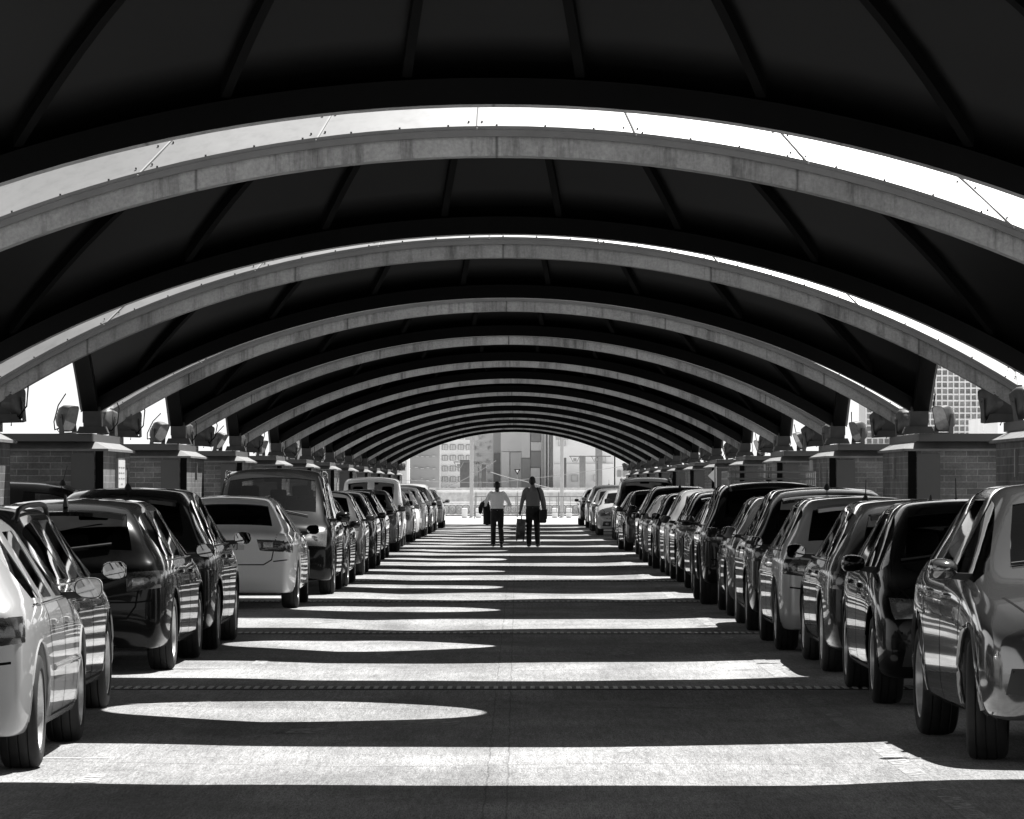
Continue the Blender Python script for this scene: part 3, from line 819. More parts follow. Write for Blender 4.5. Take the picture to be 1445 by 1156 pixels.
    for k, v in dict(bl_dark=.35, bl_light=.78, bl_mid=.62, bl_grey=.40, bl_pale=.84, bl_white=.88, bl_win=.34, bl_deep=.20).items():
        M[k] = m_simple('facade_' + k[3:], v, .85, var=.1, scale=.12)
    M['wallgrey'] = m_simple('rough_render', .6, .9, var=.35, scale=3)
    M['skin'] = m_simple('skin', .10, .5, var=.08)
    M['hair'] = m_simple('hair', .006, .7, var=.4, scale=60)
    M['shirt_pale'] = cloth('pale_cotton', .92); M['shirt_dark'] = cloth('dark_cotton', .16)
    M['trouser'] = cloth('black_wool', .008); M['shoe'] = m_gloss('black_leather', .008, .35, 0, .3)
    M['case'] = m_gloss('ribbed_case_shell', .035, .3, .2, .6); M['bag'] = m_simple('bag_nylon', .008, .7, var=.3)
    M['eye'] = m_gloss('eye', .4, .1)

def cloth(name, v):
    m, nt, b = nmat(name)
    vec = mapping(nt)
    nt.links.new(ramp(nt, noise(nt, vec, 160, 2), [(.3, v * .85), (.7, v * 1.15)]), b.inputs['Base Color'])
    b.inputs['Roughness'].default_value = .9; b.inputs['Sheen Weight'].default_value = .15
    bump(nt, b, noise(nt, mapping(nt, (1, 1, .45)), 14, 4, .6), .6, .02)
    return m

# ------------------------------------------------------------------ ground
def gh(x, y):
    # height of the aisle surface: never above 0, level at the drains, the car rows and both ends
    n = sum(math.sin(fx * x + fy * y + p) for fx, fy, p in ((1.9, .55, 0), (-1.1, 1.35, 1.3), (2.9, .8, 2.1), (.6, 2.1, 4.), (-2.3, 1.0, 5.2))) / 5
    yd = (y - 35.6 + PITCH / 2) % PITCH - PITCH / 2
    f = min(1, max(0, (abs(yd) - .35) / .8)) * min(1, max(0, (2.35 - abs(x + .05)) / .7)) * min(1, max(0, (y - 20.5) / 1.5)) * min(1, max(0, (184 - y) / 3)) * min(1, max(0, (abs(y - 116.9) - .8) / 1.))
    return -.017 * f * (1 + n)
def ground():
    # the aisle is laid by hand and slightly uneven; flat under the cars and beyond
    mb = MB(); xs = [-2.5 + .2 * i for i in range(26)]; ys = [20. + .35 * i for i in range(int(167 / .35) + 1)]
    nx, ny = len(xs), len(ys)
    mb.add([(x, y, gh(x, y)) for y in ys for x in xs], [(j * nx + i, j * nx + i + 1, (j + 1) * nx + i + 1, (j + 1) * nx + i) for j in range(ny - 1) for i in range(nx - 1)])
    X0, X1, Y0, Y1 = xs[0], xs[-1], ys[0], ys[-1]
    for (a, b, c, d) in ((-4000, 4000, -600, Y0), (-4000, 4000, Y1, 6000), (-4000, X0, Y0, Y1), (X1, 4000, Y0, Y1)):
        mb.add([(a, c, 0), (b, c, 0), (b, d, 0), (a, d, 0)], [(0, 1, 2, 3)])
    o = mb.build('ground', M['asphalt'])
    o.data.polygons.foreach_set('use_smooth', [True] * len(o.data.polygons)); tag(o, kind='structure')
    mb = MB(); mb.add([(-40, 187.2, .004), (40, 187.2, .004), (40, 262, .004), (-40, 262, .004)], [(0, 1, 2, 3)])
    o = mb.build('plaza_paving', M['paving']); tag(o, kind='structure')
    mb = MB(); mb.add([(-900, 262, .003), (900, 262, .003), (900, 2600, .003), (-900, 2600, .003)], [(0, 1, 2, 3)])
    tag(mb.build('far_bounce_ground', M['paving']), kind='structure')  # pale sheet added to bounce sunlight onto the facades
    # remains of old paint in the aisle
    mb = MB()
    for (x0, y0, x1, y1) in ((500, 1024, 655, 1014), (400, 1032, 470, 1024), (1042, 926, 1068, 915), (1090, 921, 1100, 916), (855, 921, 905, 913), (520, 926, 560, 918), (240, 1040, 262, 1020), (870, 1060, 900, 1050), (300, 884, 330, 876), (960, 893, 1000, 889)):
        da, db = 10230 / (y0 - 684.5), 10230 / (y1 - 684.5)
        vs = []
        for t in range(5):
            for u in range(5):
                v = lerp(da, db, t / 4); h = lerp(lerp(px(x0, da), px(x0 + 14, db), t / 4), lerp(px(x1 - 12, da), px(x1, db), t / 4), u / 4)
                vs.append((h, v, gh(h, v) + .005))
        mb.add(vs, [(t * 5 + u, t * 5 + u + 1, t * 5 + u + 6, t * 5 + u + 5) for t in range(4) for u in range(4)])
    tag(mb.build('old_paint', M['roadpaint']), kind='structure')
    for nm, x in (('left', -2.25), ('right', 2.14)):
        mb = MB()
        y = 3.
        while y < 184:
            ln = rnd.uniform(2.2, 4.6) if nm == 'right' else rnd.uniform(.5, 1.6); w = .055
            q = [y + ln * t / 8 for t in range(9)]
            mb.add([(x + s_ * w, v, gh(x + s_ * w, v) + .004) for v in q for s_ in (-1, 1)], [(2 * t, 2 * t + 1, 2 * t + 3, 2 * t + 2) for t in range(8)])
            y += ln + (rnd.uniform(.02, .5) if nm == 'right' else rnd.uniform(1.5, 6))
        tag(mb.build('parking_line', M['roadpaint']), kind='structure')
    # faded bay ticks and a worn patch of paint in the aisle
    mb = MB()
    for y in [26.5 + 6.5 * i for i in range(24)]:
        for x0, x1 in ((-2.9, -2.31), (2.2, 2.8)):
            mb.add([(x0, y - .05, .004), (x1, y - .05, .004), (x1, y + .05, .004), (x0, y + .05, .004)], [(0, 1, 2, 3)])
    tag(mb.build('bay_markings', M['roadpaint']), kind='structure')
    # drains across the aisle: channel with slotted cover
    first = None
    for i in range(12):
        y = 35.6 + PITCH * i
        if first is None:
            mb = MB(); mb.box((-4.3, -.22, -.05), (4.3, .22, .005)); mb.m = 1
            x = -4.25
            while x < 4.2:
                mb.box((x, -.18, .0055), (x + .033, .18, .012)); x += .07
            o = first = mb.build('drain_channel', [M['castiron'], M['galv']])
        else:
            o = first.copy(); COL.objects.link(o)
        o.location = (XC, y, .001)
        tag(o, 'slotted drain channel across the aisle, %s from the camera' % NTH[i + 1], 'drain', 'drain channels across the aisle')

# ------------------------------------------------------------------ canopies
R_IN, R_BT = 8.65, 8.80
ZC = 3.63 - R_IN            # centre height of the arch circles
RS = math.sqrt(R_BT ** 2 + HALF ** 2)
R_OC = 1.36
def dome_pt(th, t, dr=0., grow=0.):
    a = HALF + grow
    rho = a / max(abs(math.cos(th)), abs(math.sin(th)))
    r = R_OC + (rho - R_OC) * t
    x, y = r * math.sin(th), r * math.cos(th)
    rs = RS + dr
    return Vector((x, y, ZC + math.sqrt(rs * rs - r * r)))
def make_canopy():
    root = empty('dome_canopy')
    def shell(name, mat, dr, grow, flip, seams=False):
        mb = MB(); n, m = 120, 9; vs = []
        for i in range(n):
            for j in range(m + 1): vs.append(dome_pt(2 * math.pi * i / n, j / m, dr, grow))
        fs = []
        for i in range(n):
            k = (i + 1) % n
            for j in range(m): fs.append((i * (m + 1) + j, i * (m + 1) + j + 1, k * (m + 1) + j + 1, k * (m + 1) + j))
        mb.add(vs, fs)
        me = bpy.data.meshes.new(name); me.from_pydata(mb.v, [], mb.f); me.materials.append(mat)
        me.polygons.foreach_set('use_smooth', [True] * len(me.polygons))
        return link_mesh(name, me, root)
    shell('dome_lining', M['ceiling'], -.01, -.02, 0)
    rf = shell('roof_cladding', M['roof'], .035, .05, 1)
    # standing seams and rivets of the sheet metal
    mb = MB()
    for i in range(30):
        th = R(12 * i + 1.5)
        pts = [dome_pt(th, t / 8, .040, .05) for t in range(9)]
        mb.tube(pts, .007, 5)
    nseam = len(mb.f)
    for i in range(30):
        th = R(12 * i + 1.5)
        for dt in (-.006, .012):
            for t in (.97, .90, .83, .76, .69):
                p = dome_pt(th + dt, t, .038, .05); mb.box(p - Vector((.0055,) * 3), p + Vector((.0055,) * 3))
    for s in range(4):
        for k in range(31):
            u = -4.6 + 9.2 * k / 30
            x, y = ((u, -HALF), (u, HALF), (-HALF, u), (HALF, u))[s]
            p = dome_pt(math.atan2(x, y), .985, .038, .05); mb.box(p - Vector((.006,) * 3), p + Vector((.006,) * 3))
    mb.mi = [0] * nseam + [1] * (len(mb.f) - nseam)
    mb.build('roof_seams', [M['seam'], M['bolt']], rf, 40)
    # edge arches; inner faces and side soffits use the near-black lining material
    n = 48
    for s in range(4):
        rot = Matrix.Rotation(R(90 * s), 4, 'Z')
        def arch(r0, r1, d0, d1, xm=HALF):
            mb = MB(); vs = []
            for k in range(n + 1):
                x0 = -xm + 2 * xm * k / n
                for r, d in ((r0, d0), (r1, d0), (r1, d1), (r0, d1)):
                    f = x0
                    vs.append(rot @ Vector((f, d, ZC + math.sqrt(r * r - f * f))))
            fs = [(4 * k + i, 4 * k + (i + 1) % 4, 4 * k + 4 + (i + 1) % 4, 4 * k + 4 + i) for k in range(n) for i in range(4)]
            fs += [(0, 1, 2, 3), (4 * n + 3, 4 * n + 2, 4 * n + 1, 4 * n)]
            mb.add(vs, fs)
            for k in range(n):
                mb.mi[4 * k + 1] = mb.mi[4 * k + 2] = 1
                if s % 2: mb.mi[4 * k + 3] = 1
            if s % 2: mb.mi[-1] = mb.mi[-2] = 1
            return mb
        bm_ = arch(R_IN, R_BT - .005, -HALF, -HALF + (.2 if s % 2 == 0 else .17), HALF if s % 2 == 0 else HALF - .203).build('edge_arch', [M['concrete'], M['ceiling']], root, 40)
        arch(R_BT - .030, R_BT + .036, -HALF - .045, -HALF - .008, HALF + (.04 if s % 2 == 0 else -.006)).build('arch_flashing', M['flashing'], bm_, 40)
    # ribs inside the dome
    for i in range(30):
        th = R(6 + 12 * i); mb = MB(); vs = []; m = 14
        side = Vector((math.cos(th), -math.sin(th), 0)) * .027
        rho = (HALF - .2) / max(abs(math.cos(th)), abs(math.sin(th)))
        for j in range(m + 1):
            r = R_OC + (rho - R_OC) * j / m
            p = Vector((r * math.sin(th), r * math.cos(th), ZC + math.sqrt((RS - .012) ** 2 - r * r)))
            q = Vector((r * math.sin(th), r * math.cos(th), ZC + math.sqrt((RS - .085) ** 2 - r * r)))
            vs += [p - side, p + side, q + side, q - side]
        fs = [(4 * k + a, 4 * k + (a + 1) % 4, 4 * k + 4 + (a + 1) % 4, 4 * k + 4 + a) for k in range(m) for a in range(4)]
        fs += [(0, 1, 2, 3), (4 * m + 3, 4 * m + 2, 4 * m + 1, 4 * m)]
        mb.add(vs, fs); mb.build('rib', M['rib'], root, 30)
    zo = ZC + math.sqrt(RS * RS - R_OC * R_OC)
    mb = MB(); mb.lathe([(zo - .12, R_OC), (zo - .12, R_OC + .06), (zo + .13, R_OC + .06), (zo + .13, R_OC)], 64, 'z', (0, 0, 0), True)
    mb.build('oculus_ring', M['flashing'], root, 40)
    # corner feet
    for sx in (-1, 1):
        for sy in (-1, 1):
            mb = MB(); cx, cy = sx * (HALF - .02), sy * (HALF - .02)
            def sq(cx, cy, h, z): return [(cx - h, cy - h, z), (cx + h, cy - h, z), (cx + h, cy + h, z), (cx - h, cy + h, z)]
            mb.hexa(sq(cx - sx * .09, cy - sy * .09, .10, 2.20), sq(cx - sx * .08, cy - sy * .08, .10, 2.42))
            mb.hexa(sq(cx - sx * .09, cy - sy * .09, .17, 2.125), sq(cx - sx * .09, cy - sy * .09, .14, 2.20))
            mb.build('corner_foot', M['darkstone'], root)
    return root
def canopies():
    p = make_canopy()
    for k in range(-1, 13):
        c = p if k == -1 else copy_tree(p)
        c.location = (XC, can_y(k), 0)
        nm = {-1: 'domed concrete canopy standing just behind the camera position', 12: 'farthest domed canopy, its arch framing the plaza and buildings'}.get(
            k, 'domed metal-roofed canopy on concrete arches, %s in the row from the front' % NTH[k + 1])
        tag(c, nm, 'canopy', 'domed canopies over the car park')

# ------------------------------------------------------------------ piers and floodlights
def make_pier(s):
    root = empty('brick_pier')
    def bx(name, mat, x0, x1, y0, y1, z0, z1, par=root):
        mb = MB(); a, b = s * x0, s * x1; mb.box((min(a, b), y0, z0), (max(a, b), y1, z1)); return mb.build(name, mat, par)
    bx('brick_core', M['brick'], 0, 2.3, -1.78, 1.78, 0, 1.93)
    mb = MB()
    def sl(x0, x1, y, z): a, b = s * x0, s * x1; return [(min(a, b), -y, z), (max(a, b), -y, z), (max(a, b), y, z), (min(a, b), y, z)]
    mb.hexa(sl(-.06, 2.36, 1.86, 1.93), sl(-.06, 2.36, 1.86, 1.955)); mb.hexa(sl(-.06, 2.36, 1.86, 1.956), sl(.10, 2.2, 1.72, 2.035))
    mb.build('coping', M['coping'], root)
    bx('upper_block', M['panel'], .10, 2.2, -2.1, 2.1, 2.037, 2.122)
    for sy in (-1, 1):
        y = sy * 1.78; ya, yb = sorted((y, y + sy * .025))
        bx('steel_panel', M['panel'], .10, .36, ya, yb, 0.05, 1.90)
        yb2 = sorted((y, y + sy * .006)); bx('slot_shade_strip', M['black'], .0, .09, yb2[0], yb2[1], .02, 1.93)  # shade of a recess painted as a flat black strip
    # small fittings on the aisle face
    mb = MB(); a, b = sorted((-s * .002, -s * .03)); mb.box((a, -.1, 1.62), (b, -.05, 1.86)); mb.build('conduit_box', M['galv'], root)
    return root
def make_flood():
    """local: lamp looks along +Y tilted up"""
    root = empty('floodlight')
    T = Matrix.Translation((0, .02, .15)) @ Matrix.Rotation(R(-28), 4, 'X')
    mb = MB()
    rings = []
    for y, f, sh in ((-.13, .35, 0), (-.115, .55, 0), (-.05, .86, 0), (.02, .97, 0), (.06, 1., 0), (.075, 1.04, 0), (.085, 1.04, 0)):
        rg = []
        for k in range(20):
            t = 2 * math.pi * k / 20; cx = math.copysign(abs(math.cos(t)) ** .35, math.cos(t)); cz = math.copysign(abs(math.sin(t)) ** .35, math.sin(t))
            rg.append(T @ Vector((.12 * f * cx * (1 - .12 * cz), y, .17 * f * cz)))
        rings.append(rg)
    vs = [v for r in rings for v in r]; fs = [(a * 20 + i, a * 20 + (i + 1) % 20, (a + 1) * 20 + (i + 1) % 20, (a + 1) * 20 + i) for a in range(6) for i in range(20)]
    fs.append(tuple(range(19, -1, -1))); mb.add(vs, fs)
    for i in range(3):
        zc = -.05 + .05 * i
        mb.box((-.05, -.135, zc - .005), (.05, -.1, zc + .005), T)
    o = mb.build('lamp_housing', M['lamp'], root, 40)
    g = MB(); g.add([T @ Vector((.94 * (T.inverted() @ v).x, .08, .94 * (T.inverted() @ v).z)) for v in rings[-1]], [tuple(range(20))])
    me = g.mesh('front_glass', M['lampglass']); link_mesh('front_glass', me, root)
    b = MB()
    for sx in (-1, 1):
        b.hexa([(sx * .135 - .006, -.03, -.06), (sx * .135 + .006, -.03, -.06), (sx * .135 + .006, .05, -.06), (sx * .135 - .006, .05, -.06)],
               [(sx * .135 - .006, .0, .19), (sx * .135 + .006, .0, .19), (sx * .135 + .006, .05, .19), (sx * .135 - .006, .05, .19)])
    b.box((-.141, -.03, -.075), (.141, .05, -.0602)); b.tube([(-.15, .025, .15), (.15, .025, .15)], .012, 6)
    b.tube([(0, -.05, .1), (.05, -.12, .0), (.02, -.08, -.1)], .008, 5)
    b.build('bracket', M['panel'], root, 40)
    b = MB(); b.tube([(.05, -.08, .02), (.13, -.1, .0), (.2, -.04, .1), (.19, .06, .3), (.1, .14, .44)], .009, 6); b.build('power_cable', M['black'], root, 60)
    return root
def piers():
    pr = {}; lamp = None
    for k in range(1, 14):
        for s, sd in ((-1, 'left'), (1, 'right')):
            if s not in pr: pr[s] = r = make_pier(s)
            else: r = copy_tree(pr[s])
            xi = XC + s * 4.5
            r.location = (xi, gap_y(k), 0)
            tag(r, 'dark brick pier with pale coping, %s along the %s row' % (NTH[k], sd), 'pier', 'brick piers carrying the canopies')
            for j, (dx, dy, rz, wh) in enumerate(((.44, -1.45, 180 - s * 62, 'near end'), (.24, 1.38, s * 8, 'far end, outer of the pair'), (.0, 1.95, s * 16, 'far end, aisle side of the pair'))):
                if lamp is None: lamp = l = make_flood()
                else: l = copy_tree(lamp)
                l.location = (xi + s * dx, gap_y(k) + dy, 2.187); l.scale = (.86,) * 3; l.rotation_euler = (R(rnd.uniform(-9, 9)), R(rnd.uniform(-6, 6)), R(rz + rnd.uniform(-16, 16)))
                tag(l, 'tilted floodlight on %s pier %s in line, %s' % (sd, NTH[k], wh), 'floodlight', 'floodlights on the piers')
    # fittings that only some piers carry
    x = XC - 4.5
    def board(y, w, z0, z1):
        o = empty('notice_board', (x + .03, y, 0)); mb = MB(); mb.box((-.028, -w / 2, z0), (0, w / 2, z1)); mb.build('board', M['galv'], o)
        mb = MB(); mb.box((.001, -w / 2 + .02, z0 + .02), (.005, w / 2 - .02, z1 - .02)); mb.build('sheet', M['paper'], o)
        mb = MB()
        for i in range(9):
            zz = z1 - .1 - i * (z1 - z0 - .16) / 9
            for u in range(3):
                if rnd.random() < .75: mb.box((.006, -w / 2 + .06 + u * (w - .1) / 3, zz - .012), (.0075, -w / 2 + .06 + (u + rnd.uniform(.5, .9)) * (w - .1) / 3, zz))
        mb.build('print_block', M['ink2'], o); return o
    tag(board(gap_y(3) + .25, .95, 1.12, 1.86), 'white notice board screwed to the third brick pier on the left', 'notice board')
    for k, dy, sz in ((4, 1.86, .07), (5, 1.86, .05)):
        mb = MB(); xx = XC + 4.5 + .02; mb.tube([(xx, gap_y(k) + dy, 0), (xx, gap_y(k) + dy, 1.92)], sz, 12)
        for z in (.5, 1.4): mb.lathe([(z, sz + .012), (z + .05, sz + .012)], 12, 'z', (xx, gap_y(k) + dy, 0))
        tag(mb.build('downpipe', M['galv'], None, 40), 'pale downpipe beside the %s brick pier on the right' % NTH[k], 'pipe')
    o = empty('pointer_sign', (XC + 4.42, gap_y(6) + 8.2 + 13.2 * .0, 1.75)); mb = MB()
    mb.add([(-.14, 0, 0), (0, 0, .14), (0, 0, -.14), (-.14, .01, 0), (0, .01, .14), (0, .01, -.14)], [(0, 2, 1), (3, 4, 5), (0, 1, 4, 3), (1, 2, 5, 4), (2, 0, 3, 5)])
    mb.build('plate', M['bl_white'], o); mb = MB(); mb.tube([(.03, .02, -1.75), (.03, .02, .2)], .025, 8); mb.build('post', M['galv'], o, 40)
    tag(o, 'small white triangular sign on a thin post by the right piers', 'sign')

# ------------------------------------------------------------------ plaza end: railing, masts, buildings
def px(x, d): return (x - 730) * d / 6600
def pz(y, d): return CAMH + (684.5 - y) * d / 6600
def plaza():
    D = 226
    o = empty('railing', (0, D, 0)); mb = MB()
    for z in (1.26, 1.20): mb.tube([(-14, 0, z), (14, 0, z)], .03 if z > 1.25 else .012, 6)
    mb.build('handrail', M['bl_white'], o, 40)
    for i in range(15):
        mb = MB(); mb.box((-14 + i * 2 - .03, .03, 0), (-14 + i * 2 + .03, .09, 1.24)); mb.build('railing_post', M['rail'], o)
    mb = MB()
    for z in (.72, .62, .12): mb.tube([(-14, .06, z), (14, .06, z)], .018, 5)
    mb.build('lower_rails', M['bl_white'], o, 40)
    mb = MB()
    for i in range(84):
        cx = -13.8 + i * .333
        mb.tube([(cx + .2 * math.cos(t), .06, .37 + .22 * math.sin(t)) for t in [2 * math.pi * q / 14 for q in range(14)]], .012, 4, True)
        mb.tube([(cx + .07 * math.cos(t), .06, .37 + .09 * math.sin(t)) for t in [2 * math.pi * q / 8 for q in range(8)]], .01, 4, True)
    mb.build('scrollwork', M['darkpole'], o, 60)
    tag(o, 'low railing with scrollwork closing the far end of the plaza', 'railing')
    mb = MB(); mb.box((-30, D + 6, 0), (30, D + 6.4, 1.34)); mb.box((-30.05, D + 5.95, 1.3403), (30.05, D + 6.45, 1.42))
    tag(mb.build('low_wall', M['wallgrey']), 'rough grey parapet wall running behind the railing', 'wall')
    # front barrier with thin dark bars, nearer than the railing, behind the men
    o = empty('crowd_barrier', (.55, 214, 0)); mb = MB()
    w = 2.5
    mb.tube([(-w, 0, 0), (-w, 0, 1.02), (w, 0, 1.02), (w, 0, 0)], .022, 6); mb.tube([(-w, 0, .3), (w, 0, .3)], .015, 5)
    mb.build('frame', M['darkpole'], o, 40); mb = MB()
    for i in range(15): mb.tube([(-w + (i + 1) * 2 * w / 16, 0, .3), (-w + (i + 1) * 2 * w / 16, 0, 1.02)], .009, 4)
    mb.build('bars', M['darkpole'], o, 40)
    tag(o, 'dark metal barrier with thin upright bars beyond the two men', 'barrier')
    for xx, nm in ((665.5, 'left of the man in the pale shirt'), (793, 'right of the man with the shoulder bag')):
        o = empty('lamp_mast', (px(xx, 220), 220, 0)); mb = MB(); mb.lathe([(0, .15), (.03, .15), (.05, .09), (9, .075), (9, 0.001)], 16, 'z'); mb.build('shaft', M['pole'], o, 40)
        mb = MB(); mb.box((-.3, -.06, 3.7), (-.1, .06, 4.0)); mb.box((.1, -.06, 3.7), (.3, .06, 4.0)); mb.tube([(-.3, 0, 3.68), (.3, 0, 3.68)], .015, 5); mb.build('lamp_head', M['pole'], o)
        tag(o, 'tall pale steel mast standing %s' % nm, 'mast', 'masts on the plaza')
        for dx in (-.33, .33):
            b = MB(); b.add(*rbox((-.13, -.3, 0), (.13, .3, .46), .03)); q = b.build('concrete_block', M['bl_white'], None, 40, (px(xx, 219) + dx, 219, .004))
            tag(q, 'white concrete block %s of the mast %s' % ('left' if dx < 0 else 'right', nm), 'block', 'blocks beside the masts')
    # slimmer dark posts behind the railing
    for i, (xx, w, top, d, mt, nm) in enumerate(((656, .62, 649, 300, 'darkpole', 'short dark square column left of the pale mast'), (683, .3, 655, 300, 'darkpole', 'slim dark column behind the man in the pale shirt'),
            (822, .40, 643, 300, 'rail', 'short grey column under the overhead bar'), (845, .44, 560, 300, 'rail', 'tall grey column at the right of the plaza'), (797.5, .16, 646, 300, 'darkpole', 'narrow dark post touching the right mast'))):
        mb = MB(); mb.add(*rbox((-w / 2, -w / 2, 0), (w / 2, w / 2, pz(top, d)), .03)); q = mb.build('column', M[mt], None, 30, (px(xx, d), d, 0)); tag(q, nm, 'column', 'columns beyond the railing')
    # overhead gantry bars with hanging signal brackets
    for i, (x0, x1, y, nm) in enumerate(((803, 862, 644, 'right of the right mast'), (640, 692, 652, 'beside the left mast'))):
        d = 296; o = empty('signal_gantry', (px((x0 + x1) / 2, d), d, 0)); h = (px(x1, d) - px(x0, d)) / 2; z = pz(y, d); mb = MB(); mb.tube([(-h, 0, z), (h, 0, z)], .035, 6); mb.tube([(h * .36, .05, 0), (h * .36, .05, z)], .05, 6); mb.build('bar', M['darkpole'], o, 40)
        for u in (-.72, .3):
            mb = MB(); c = u * h
            mb.tube([(c - .3, 0, z), (c - .12, 0, z - .36), (c + .12, 0, z - .36), (c + .3, 0, z)], .025, 5); mb.box((c - .1, -.05, z - .3), (c + .1, .05, z - .12)); mb.build('signal_head', M['rail'], o)
        tag(o, 'overhead bar carrying two signal brackets %s' % nm, 'gantry', 'signal gantries')
    o = empty('yield_sign', (px(730, 290), 290, 0)); z = pz(666, 290); mb = MB()
    mb.add([(-.2, 0, z + .17), (.2, 0, z + .17), (0, 0, z - .2), (-.2, .02, z + .17), (.2, .02, z + .17), (0, .02, z - .2)], [(0, 2, 1), (3, 4, 5), (0, 1, 4, 3), (1, 2, 5, 4), (2, 0, 3, 5)]); mb.build('border', M['ink'], o)
    mb = MB(); mb.add([(-.09, -.004, z + .11), (.09, -.004, z + .11), (0, -.004, z - .06)], [(0, 2, 1)]); mb.build('face', M['bl_white'], o)
    mb = MB(); mb.tube([(0, .05, 0), (0, .05, z + .2)], .025, 6); mb.build('post', M['rail'], o, 40); tag(o, 'triangular sign with dark border between the two men', 'sign')
    # slack cables
    def cab(pts, d, nm, r=.02):
        mb = MB(); out = []
        for (a, b), (c, e) in zip(pts[:-1], pts[1:]):
            for k in range(8): t = k / 8; out.append((px(lerp(a, c, t), d), d, pz(lerp(b, e, t) + 1.2 * math.sin(math.pi * t), d)))
        out.append((px(pts[-1][0], d), d, pz(pts[-1][1], d))); mb.tube(out, r, 5); tag(mb.build('overhead_cable', M['rail'], None, 60), nm, 'cable', 'overhead cables')
    cab([(610, 692), (650, 679), (700, 650)], 280, 'cable rising to the right from the left parked cars', .022)
    cab([(692, 666), (740, 679), (800, 693)], 282, 'cable sloping down to the right mast', .026)
    cab([(560, 677), (700, 681), (900, 655)], 286, 'thin cable sagging across the whole plaza', .014)
    # buildings -----------------------------------------------------------
    def box(mb, x0, x1, y0, y1, d, dep, z0=None):
        mb.box((px(x0, d), d, pz(y1, d) if z0 is None else z0), (px(x1, d), d + dep, pz(y0, d)))
    def bld(name, label, d, x0, x1, ytop, mat, dep):
        o = empty(name, (0, 0, 0)); mb = MB(); box(mb, x0, x1, ytop, 0, d, dep, 0); mb.build('wall', M[mat], o); tag(o, label, 'building'); return o
    o = bld('office_building', 'dark blank-walled building behind the left row of cars', 700, 380, 620.5, 520, 'bl_grey', 5)
    mb = MB()
    for r in range(3):
        for c in range(5):
            u = 578 + c * 8 + rnd.uniform(-1, 1); v = 643 + r * 17 + rnd.uniform(-2, 2)
            box(mb, u, u + rnd.uniform(2, 5), v, v + 1.2, 699.6, .3)
    mb.build('wall_vents', M['bl_mid'], o)
    mb = MB(); box(mb, 557, 575.5, 520, 0, 640, 8, 0); q = mb.build('stair_tower', M['bl_mid']); tag(q, 'pale narrow tower at the left edge of the far arch', 'building')
    mb = MB(); box(mb, 574, 578, 560, 0, 500, 1.2, 0); q = mb.build('white_pylon', M['bl_white']); tag(q, 'slender white pylon before the dark blank building', 'pylon')
    o = bld('apartment_building', 'pale apartment block with rows of square windows', 1200, 619.5, 664, 470, 'bl_pale', 40)
    for r in range(12):
        for c in range(4):
            u = 623.8 + c * 11.3; v = 582.0 + r * 15.05 - 60
            f = MB(); box(f, u, u + 7.8, v, v + 7.8, 1199.7, .25); w = f.build('window', M['bl_win'], o)
            g = MB(); box(g, u + .7, u + 3.7, v + .7, v + 7.2, 1199.4, .2); box(g, u + 4.3, u + 7.1, v + .7, v + 7.2, 1199.4, .2); g.build('pane', M['bl_mid'], w)
    o = bld('textured_tower', 'light rough-faced tower between the pale mast and dark column', 900, 664, 697, 480, 'bl_light', 30)
    mb = MB()
    for i in range(60):
        u = rnd.uniform(665, 690); v = rnd.uniform(560, 700); box(mb, u, u + rnd.uniform(.8, 3), v, v + rnd.uniform(1, 5), 899.6, .3)
    mb.build('wall_relief', M['bl_mid'], o)
    o = bld('dark_tower', 'narrow dark tower behind the man in the pale shirt', 880, 696, 706.5, 470, 'bl_grey', 25)
    mb = MB(); box(mb, 696.8, 706.2, 640, 700, 879.5, .4); mb.build('lower_cladding', M['bl_deep'], o)
    o = bld('patchwork_building', 'grey building with stepped patchwork of square panels', 860, 706.5, 764, 470, 'bl_mid', 25)
    for (u0, u1, v0, v1, mt) in ((707, 736, 610, 637, 'bl_light'), (708, 719, 638, 700, 'bl_light'), (720, 735.6, 638.4, 700, 'bl_mid'), (736, 748, 600, 646, 'bl_pale'), (749, 763, 606, 623, 'bl_grey'), (749, 763.5, 624, 636, 'bl_white'), (749, 763.5, 637, 659, 'bl_grey'), (736, 748.6, 647, 690, 'bl_grey'), (749, 762, 660.5, 700, 'bl_pale')):
        mb = MB(); box(mb, u0, u1, v0, v1, 859.4, .5); mb.build('facade_panel', M[mt], o)
    o = bld('slab_tower', 'pair of tall dark fins with white edges at the plaza centre', 840, 764.3, 781.5, 450, 'bl_grey', 20)
    for u0, u1 in ((768.6, 769.8), (773, 774.2)):
        mb = MB(); box(mb, u0, u1, 450, 0, 839.3, .5, 0); mb.build('white_fin', M['bl_white'], o)
    mb = MB(); box(mb, 769.9, 772.9, 450, 0, 839.6, .3, 0); mb.build('dark_strip', M['bl_deep'], o)
    o = bld('white_hall', 'large white windowless hall at the right of the plaza', 820, 781.6, 868, 470, 'bl_pale', 60)
    for (u0, u1, v0, v1) in ((806.5, 815.5, 670, 679), (838, 848, 670, 679), (850, 855, 644, 653), (788, 798, 617, 629)):
        mb = MB(); d = 819.6
        for a, b, c, e in ((u0, u1, v0, v0 + .5), (u0, u1, v1, v1 + .5), (u0, u0 + .5, v0 + .5, v1), (u1 - .5, u1, v0 + .5, v1)): box(mb, a, b, c, e, d, .3)
        mb.build('panel_outline', M['bl_grey'], o)
    for v in (654, 690):
        mb = MB(); box(mb, 782, 868, v, v + .7, 819.7, .25); mb.build('wall_joint', M['bl_mid'], o)
    mb = MB(); box(mb, 866.6, 868.4, 500, 0, 600, 1, 0); q = mb.build('black_pylon', M['ink']); tag(q, 'thin black pylon beside the right end of the arch', 'pylon')
    o = bld('far_block', 'low pale block with dark openings at the arch right foot', 760, 869, 905, 640, 'bl_white', 20)
